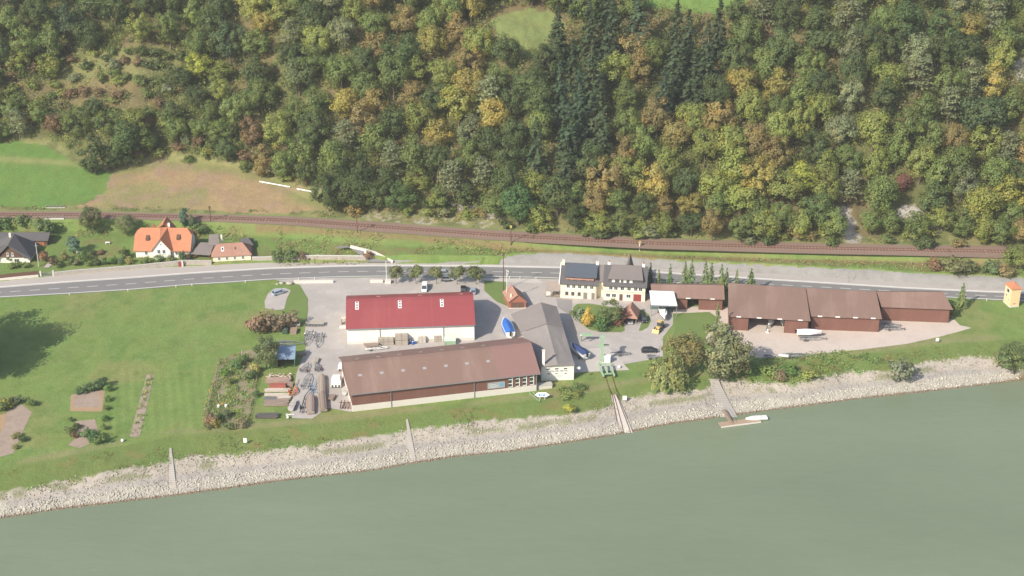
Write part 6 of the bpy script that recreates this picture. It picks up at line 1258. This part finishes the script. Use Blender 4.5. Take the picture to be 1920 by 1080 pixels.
floaty('upper long boat under grey-brown cover on the trailer yard tarmac', 604, 741, 603, 708, 2.3, 1.3, m_old); floaty('lower right long boat under grey-brown cover near the yard edge', 607, 774, 604, 741, 2.4, 1.35, M('brown_tarp', (.25, .20, .165), .9, .35, .8, (1, 1, .4), .15, lines=.15, lscale=.8)); floaty('lower left long boat under pinkish grey cover near the yard edge', 583, 778, 583, 746, 2.4, 1.2, M('pinkish_tarp', (.31, .25, .22), .9, .3, .8, (1, 1, .4), .15, lines=.15, lscale=.8))
def stack(label, px, py, rz, L_, W_, H_, mat, layers=4, name='timber_stack', cat='timber stack', rough=.12, bearer=True, z=0):
    R = thing(name, label, cat, G(px, py), D_(rz)); 
    if bearer:
        for t_ in (.15, .8): b = MB(); b.box(L_*t_, L_*t_+.15, 0, W_, 0, .15); b.build('bearer', m_wood, R)
    b = MB(); hh = (H_-.15)/layers
    for k in range(layers):
        n = max(2, int(W_/.35))
        for j in range(n): o_ = rnd.uniform(-rough, rough)*2; b.box(o_, L_+o_*.5+rnd.uniform(-rough, rough), W_*j/n+.012, W_*(j+1)/n-.012, .153+hh*k+.006, .15+hh*(k+1))
    b.build('boards', mat, R); return R
m_redw = M('red_painted_boards', (.34, .10, .075), .7, .5, 2, (.5, 4, 4), col2=(.25, .10, .08), wear=.8); m_pale = M('pale_planks', (.55, .49, .42), .85, .6, 2, (.5, 4, 4), fine=.3, col2=(.28, .24, .20), wear=.9); m_pink = M('pinkish_boards', (.38, .27, .22), .85, .6, 2, (.5, 4, 4), fine=.3, col2=(.20, .15, .13), wear=.9); m_old2 = M('old_boards', (.30, .23, .185), .9, .6, 2, (.5, 4, 4), fine=.3, col2=(.15, .12, .10), wear=.9)
stack('pile of pinkish boards under the firewood logs', 499, 720, 2, 6.5, 2.4, .8, m_pink, 3); stack('bright red board stack with dark end in the timber yard', 506, 731, 2, 4.2, 1.6, 1.2, m_redw, 4); stack('long pale plank stack directly below the red boards', 497, 736, 1, 6.6, 1.4, .6, m_pale, 3, rough=.3); stack('second pale plank stack, lower of the two pale ones', 498, 744, 0, 6.4, 1.2, .5, m_pale, 3, rough=.3)
stack('wide brown sheet of old boards below the pale planks', 496, 763, 3, 6.2, 4.6, .5, m_old2, 2, rough=.2); stack('dark grey pole stack lying on the lawn below the timber yard', 481, 786, 1, 5.4, 2.0, .8, M('dark_poles', (.10, .095, .09), .9, .3), 3, 'pole_stack', rough=.25)
R = thing('firewood_pile', 'heap of pale cut firewood logs at the top of the timber yard', 'firewood', G(500, 712)); k_ = 0
for k_ in range(46):
    x, y, z = rnd.uniform(0, 6.4), rnd.uniform(0, 2.2), rnd.uniform(.15, .85); a_ = rnd.uniform(0, 3.14); d = Vector((math.cos(a_), math.sin(a_), rnd.uniform(-.3, .3)))*rnd.uniform(.3, .55)
    b = MB(); b.tube(Vector((x, y, z))-d, Vector((x, y, z))+d, rnd.uniform(.1, .2), n=7); b.build('log', (m_pale, M('fresh_log', (.66, .55, .38), .8), m_wood)[k_ % 3], R)
R = thing('orange_cradle', 'orange-red steel boat cradle on the grass beside the trailers', 'cradle', G(548, 742)); m_or = M('orange_steel', (.50, .13, .05), .6, .2)
for s_ in (-1, 1):
    b = MB(); pts_ = [Vector((s_*(.35+.9*math.sin(t_*math.pi)), t_*4.4-.4, .5)) for t_ in (0, .2, .4, .6, .8, 1)]
    for u, v in zip(pts_[:-1], pts_[1:]): b.beam(u, v, .14, .3)
    b.build('side_member', m_or, R)
for y in (.4, 1.5, 2.6): b = MB(); b.beam((-1.1, y, .4), (1.1, y, .4), .14, .14); b.build('cross_member', m_or, R)
b = MB(); b.beam((0, -1, .6), (.4, 8.5, .5), .12, .12); b.build('drawbar', M('yellow_bar', (.55, .42, .2), .6), R)
R = thing('trestle', 'small white wooden trestle lying on the lawn edge below the dinghy', 'trestle', G(536, 780), D_(8))
for a_ in ((0, 0, 2.2, .15), (0, .7, 1.3, .1), (.2, -.4, 1.4, .5)): b = MB(); b.beam((a_[0], a_[1], .2), (a_[2], a_[3], .25), .16, .12); b.build('bar', m_frame, R)
def crate(label, px, py, rz, L_, W_, H_, mat=None, cols=2, rows=2, name='crate_stack'):
    R = thing(name, label, 'crates', G(px, py), D_(rz)); m_ = mat or m_wood; cl, rh = L_/cols, H_/rows
    for i in range(cols):
        for j in range(rows):
            b = MB(); x0, z0 = i*cl+.03, j*rh+.03; x1, z1 = (i+1)*cl-.03, (j+1)*rh-.03
            b.box(x0+.02, x1-.02, .02, W_-.02, z0+.02, z1-.05)
            for k in range(3): zz = z0+(z1-z0)*(k+.15)/3; b.box(x0, x1, -.02, .018, zz, zz+(z1-z0)*.2)
            for xx in (x0, x1-.1): b.box(xx, xx+.1, -.045, -.022, z0, z1)
            b.build('crate', m_, R)
    return R
m_cr = M('grey_crate_wood', (.38, .34, .29), .9, .35, 2)
R = crate('low row of grey wooden crates left of the tallest stack at the white wall', 709, 648, 4, 4.4, 1.6, 2.2, m_cr, 3, 2); crate('tallest stack of grey wooden crates leaning on the white hall wall', 741, 648, 4, 3.6, 1.8, 3.2, m_cr, 2, 2)
crate('pale crates right of the blue barrels at the white wall', 784, 644, 4, 2.2, 1.4, 2.2, M('pale_crate', (.50, .47, .41), .9, .3), 2, 1); crate('single low pale crate before the white wall', 803, 641, 4, 1.4, 1.2, 1.0, m_pale, 1, 1); crate('small grey crate pair left of the green skip', 814, 641, 4, 2.0, 1.3, 2.0, m_cr, 2, 1)
for i, (x, y) in enumerate(((766, 646), (770, 644.5), (774, 646), (779, 644.5))):
    R = thing('barrel', ('leftmost blue barrel by the tallest crate stack', 'second blue barrel, standing slightly behind', 'third blue barrel from the tall crates', 'rightmost bright blue barrel before the pale crates')[i], 'barrel', G(x, y), group='blue barrels'); m_bb = M(('barrel_navy', 'barrel_blue')[i > 1], ((.04, .07, .2), (.05, .13, .45))[i > 1], .5)
    b = MB(); b.loft([[(math.cos(k*.628)*r_, math.sin(k*.628)*r_, z) for k in range(10)] for r_, z in ((.27, 0), (.31, .15), (.31, .8), (.27, .95))]); b.build('drum', m_bb, R); b = MB(); b.tube((0, 0, .953), (0, 0, 1.0), .2, n=10); b.build('lid', m_frame, R)
R = thing('skip', 'pale green metal skip against the white wall of the red-roofed hall', 'skip', G(833, 648), D_(4)); b = MB(); b.loft([[(.25, .1, 0), (3.0, .1, 0), (3.0, 1.5, 0), (.25, 1.5, 0)], [(0, 0, 1.3), (3.3, 0, 1.3), (3.3, 1.6, 1.3), (0, 1.6, 1.3)]]); b.build('container', m_green, R)
b = MB(); b.slab([(0, -.05, 1.4), (3.3, -.05, 1.4), (3.3, 1.65, 1.9), (0, 1.65, 1.9)], .06); b.build('lid', M('pale_green_lid', (.50, .62, .52), .5), R)
for x in (.1, 3.1): b = MB(); b.box(x, x+.12, -.06, -.003, .3, 1.25); b.build('rib', m_green, R)
trailer('white trailer loaded with dark timber behind the crate row', G(684, 656), D_(5), 6.6, 1.9, m_frame, 1); stack('dark planks loaded on the white trailer between the halls', 684, 655, 5, 4.0, 1.6, .5, m_old2, 2, bearer=False).location.z = .62
R = thing('pallet_frame', 'small wooden frame and slabs at the left end of the red-roofed hall', 'frame', G(636, 616)); b = MB(); b.box(0, 1.9, 0, 1.6, 0, .2); b.build('slab', m_cpale, R)
for x in (.4, 1.6): b = MB(); b.box(x, x+.15, 2.2, 3.4, 0, 2.0); b.build('side', m_wood, R)
b = MB(); b.box(.4, 1.75, 2.2, 3.4, 2.0, 2.12); b.build('top', m_pale, R)
def cabin(label, px, py, rz, L_, W_, H_):
    R = thing('boat_cabin', label, 'boat cabin', G(px, py), D_(rz)); b = MB()
    b.loft([[(0, 0, .5), (W_, 0, .5), (W_, L_, .5), (0, L_, .5)], [(.1, .05, H_*.6), (W_-.1, .05, H_*.6), (W_-.1, L_-.1, H_*.6), (.1, L_-.1, H_*.6)]]); b.build('hull_block', m_white, R)
    b = MB(); b.loft([[(.2, L_*.35, H_*.603), (W_-.2, L_*.35, H_*.603), (W_-.2, L_*.9, H_*.603), (.2, L_*.9, H_*.603)], [(.4, L_*.45, H_), (W_-.4, L_*.45, H_), (W_-.4, L_*.85, H_), (.4, L_*.85, H_)]]); b.build('cabin_top', m_hull, R)
    for x in (.25, W_/2-.25, W_-.75): b = MB(); b.box(x, x+.5, -.04, .03, H_*.25, H_*.5); b.build('window', m_glass, R)
    for x, y in ((.2, .3), (W_-.2, .3), (.2, L_-.4), (W_-.2, L_-.4)): b = MB(); b.box(x-.1, x+.1, y-.1, y+.1, 0, .5); b.build('support', m_wood, R)
cabin('large white boat cabin on supports left of the brown hall', 620, 729, 2, 4.6, 2.8, 2.2); cabin('smaller white boat cabin behind the large one at the hall corner', 633, 698, 2, 2.6, 2.2, 1.9)
boat('small grey-white boat beside the left end of the brown hall', G(646, 743, 0), D_(95), 3.4, 1.5, .8, mat=M('dull_white_hull', (.52, .53, .50), .6), name='dinghy', z=.2, cabin=False)
R = thing('rusty_frames', 'rusty steel frames leaning together at the left end of the brown hall', 'frames', G(638, 768))
for k in range(4): b = MB(); x = k*.85; b.beam((x, 0, .5), (x+.1, 3.0, .9), .2, .5); b.build('frame_bar', m_rust if k < 2 else m_pink, R)
b = MB(); b.beam((-.4, 1.8, 1.1), (3.2, 1.8, 1.1), .15, .15); b.build('cross_bar', m_dwood, R)
for k, (x, y, rz_, L_, W_, H_, lb, m_) in enumerate(((560, 668, 5, 2.0, 1.2, .6, 'small board pile right of the blue-roofed shelter', m_old2), (519, 716, 4, 3.0, 1.2, .9, 'reddish offcut stack behind the bright red boards', m_pink), (530, 726, 0, 2.6, 1.4, .9, 'dark plank ends right of the bright red boards', m_old2), (497, 752, 0, 3.0, 1.2, .6, 'bluish grey plank heap between the pale stacks', m_grey), (520, 750, 3, 3.4, 1.3, .6, 'short pale plank heap right of the bluish heap', m_pale),
        (596, 682, 85, 2.4, 1.2, .7, 'board pile on the tarmac right of the shelter shadow', m_cr), (625, 752, 80, 2.6, 1.4, .7, 'brown board pile left of the rusty frames', m_old2), (654, 716, 88, 2.2, .9, 1.0, 'grey crates squeezed against the brown hall end', m_cr), (508, 664, 3, 2.6, 1.2, .5, 'low plank pile in the grass left of the twin axle trailer', m_pale))): stack(lb, x, y, rz_, L_, W_, H_, m_, 3, rough=.2)
# row of pallets and rack above the two trailers
for k, (x, y, L_, lb, m_) in enumerate(((526, 615, 5.6, 'pinkish low frame left of the long rack above the trailers', m_pale), (572, 613, 5.4, 'long grey rack of bars above the two empty trailers', m_metal))):
    R = thing('storage_rack', lb, 'rack', G(x, y)); 
    for j in range(6): b = MB(); b.box(j*L_/6, j*L_/6+.1, 0, .1, 0, .9); b.build('post', m_, R)
    for z in (.3, .85): b = MB(); b.box(0, L_, -.08, -.003, z, z+.12); b.build('rail', m_, R)
    b = MB(); b.slab([(0, .1, .95), (L_, .1, .95), (L_, 2.0, .95), (0, 2.0, .95)], .08); b.build('shelf', m_cr if k else m_pale, R)
R = thing('trough', 'dark green water tank under the left rack', 'tank', G(529, 627)); b = MB(); b.box(0, 1.6, 0, 3.2, 0, 1.0); b.build('tank', M('dark_green_plastic', (.05, .09, .06), .6), R, bevel=.1); b = MB(); b.box(.5, 1.1, 1, 1.6, 1.003, 1.1); b.build('lid', m_grey, R)
R = thing('water_butt', 'brown wooden box beside the dark green tank', 'box', G(544, 627)); b = MB(); b.box(0, 1.8, 0, 2.6, 0, .9); b.build('box', m_old2, R); b = MB(); b.box(-.05, 1.85, -.05, 2.65, .903, 1.0); b.build('lid', m_wood, R)
# allotment beds and the big vegetable plot
m_soil = M('bed_soil', (.335, .262, .215), .95, .4, 1.0, fine=.2, col2=(.25, .20, .155), wear=.8); m_orso = M('orange_mulch', (.36, .25, .15), .95, .35, 1.2, fine=.2)
for px in ([(133,741),(150,737),(190,732),(197,733),(192,770),(178,772),(131,771)], [(0,800),(14,770),(40,758),(60,773),(47,800),(25,850),(0,857)], [(141,790),(178,786),(184,808),(150,812),(128,835),(150,840),(168,832),(160,815),(145,810)], [(275,702),(289,702),(262,819),(243,819)]): sheet('soil_bed', px, m_soil, off=.03)
for px in ([(131,771),(136,742),(141,742),(138,764),(188,764),(186,735),(193,733),(191,772)], [(0,778),(12,776),(8,800),(0,812)]): sheet('mulch_bed', px, m_orso, off=.05)
sheet('vegetable_plot', VEG, M('plot_soil', (.245, .215, .135), .95, .5, .6, fine=.25, col2=(.13, .16, .06), wear=.9), off=.03)
R = thing('garden_fence', 'thin post and wire fence on the right side of the vegetable garden', 'fence', G(483, 706)); railing(R, [(*G(483, 706)[:2], 0), (*G(462, 800)[:2], 0)], 1.1, 0, 2.5, m_wood)
R = thing('garden_fence', 'thin post and wire fence on the left side of the vegetable garden', 'fence', G(410, 675)); railing(R, [(*G(410, 675)[:2], 0), (*G(383, 800)[:2], 0)], 1.1, 0, 2.5, m_wood)
for x, y, lb in ((410, 765, 'white water barrel at the left of the vegetable garden'), (424, 764, 'white upturned tub right of the garden barrel')):
    R = thing('garden_barrel', lb, 'barrel', G(x, y)); b = MB(); b.tube((0, 0, 0), (0, 0, .8), .32, .38, 10); b.build('drum', m_frame, R); b = MB(); b.tube((0, 0, .803), (0, 0, .84), .40, n=10); b.build('lid', m_frame, R)
for x, y, lb in ((454, 670, 'pale bean pole at the back of the vegetable garden'), (411, 752, 'pale bean pole near the white garden barrel')):
    R = thing('bean_pole', lb, 'pole', G(x, y)); b = MB(); b.tube((0, 0, 0), (0, 0, 2.2), .07, n=6); b.build('stake', m_pale, R)
for x, y, lb in ((147, 476, 'white garden table on the lawn right of the blue-green conifer'), (143, 494, 'white garden bench among the wall side shrubs'), (202, 458, 'small pale slab on the lawn of the orange-roofed house')):
    x_, y_, z_ = hit(x, y); R = thing('garden_table', lb, 'table', (x_, y_, z_)); b = MB(); b.box(-.7, .7, -.4, .4, .6, .68); b.build('table_top', m_frame, R)
    for u in (-.6, .5):
        for v in (-.3, .25): b = MB(); b.box(u, u+.08, v, v+.06, 0, .6); b.build('leg', m_frame, R)
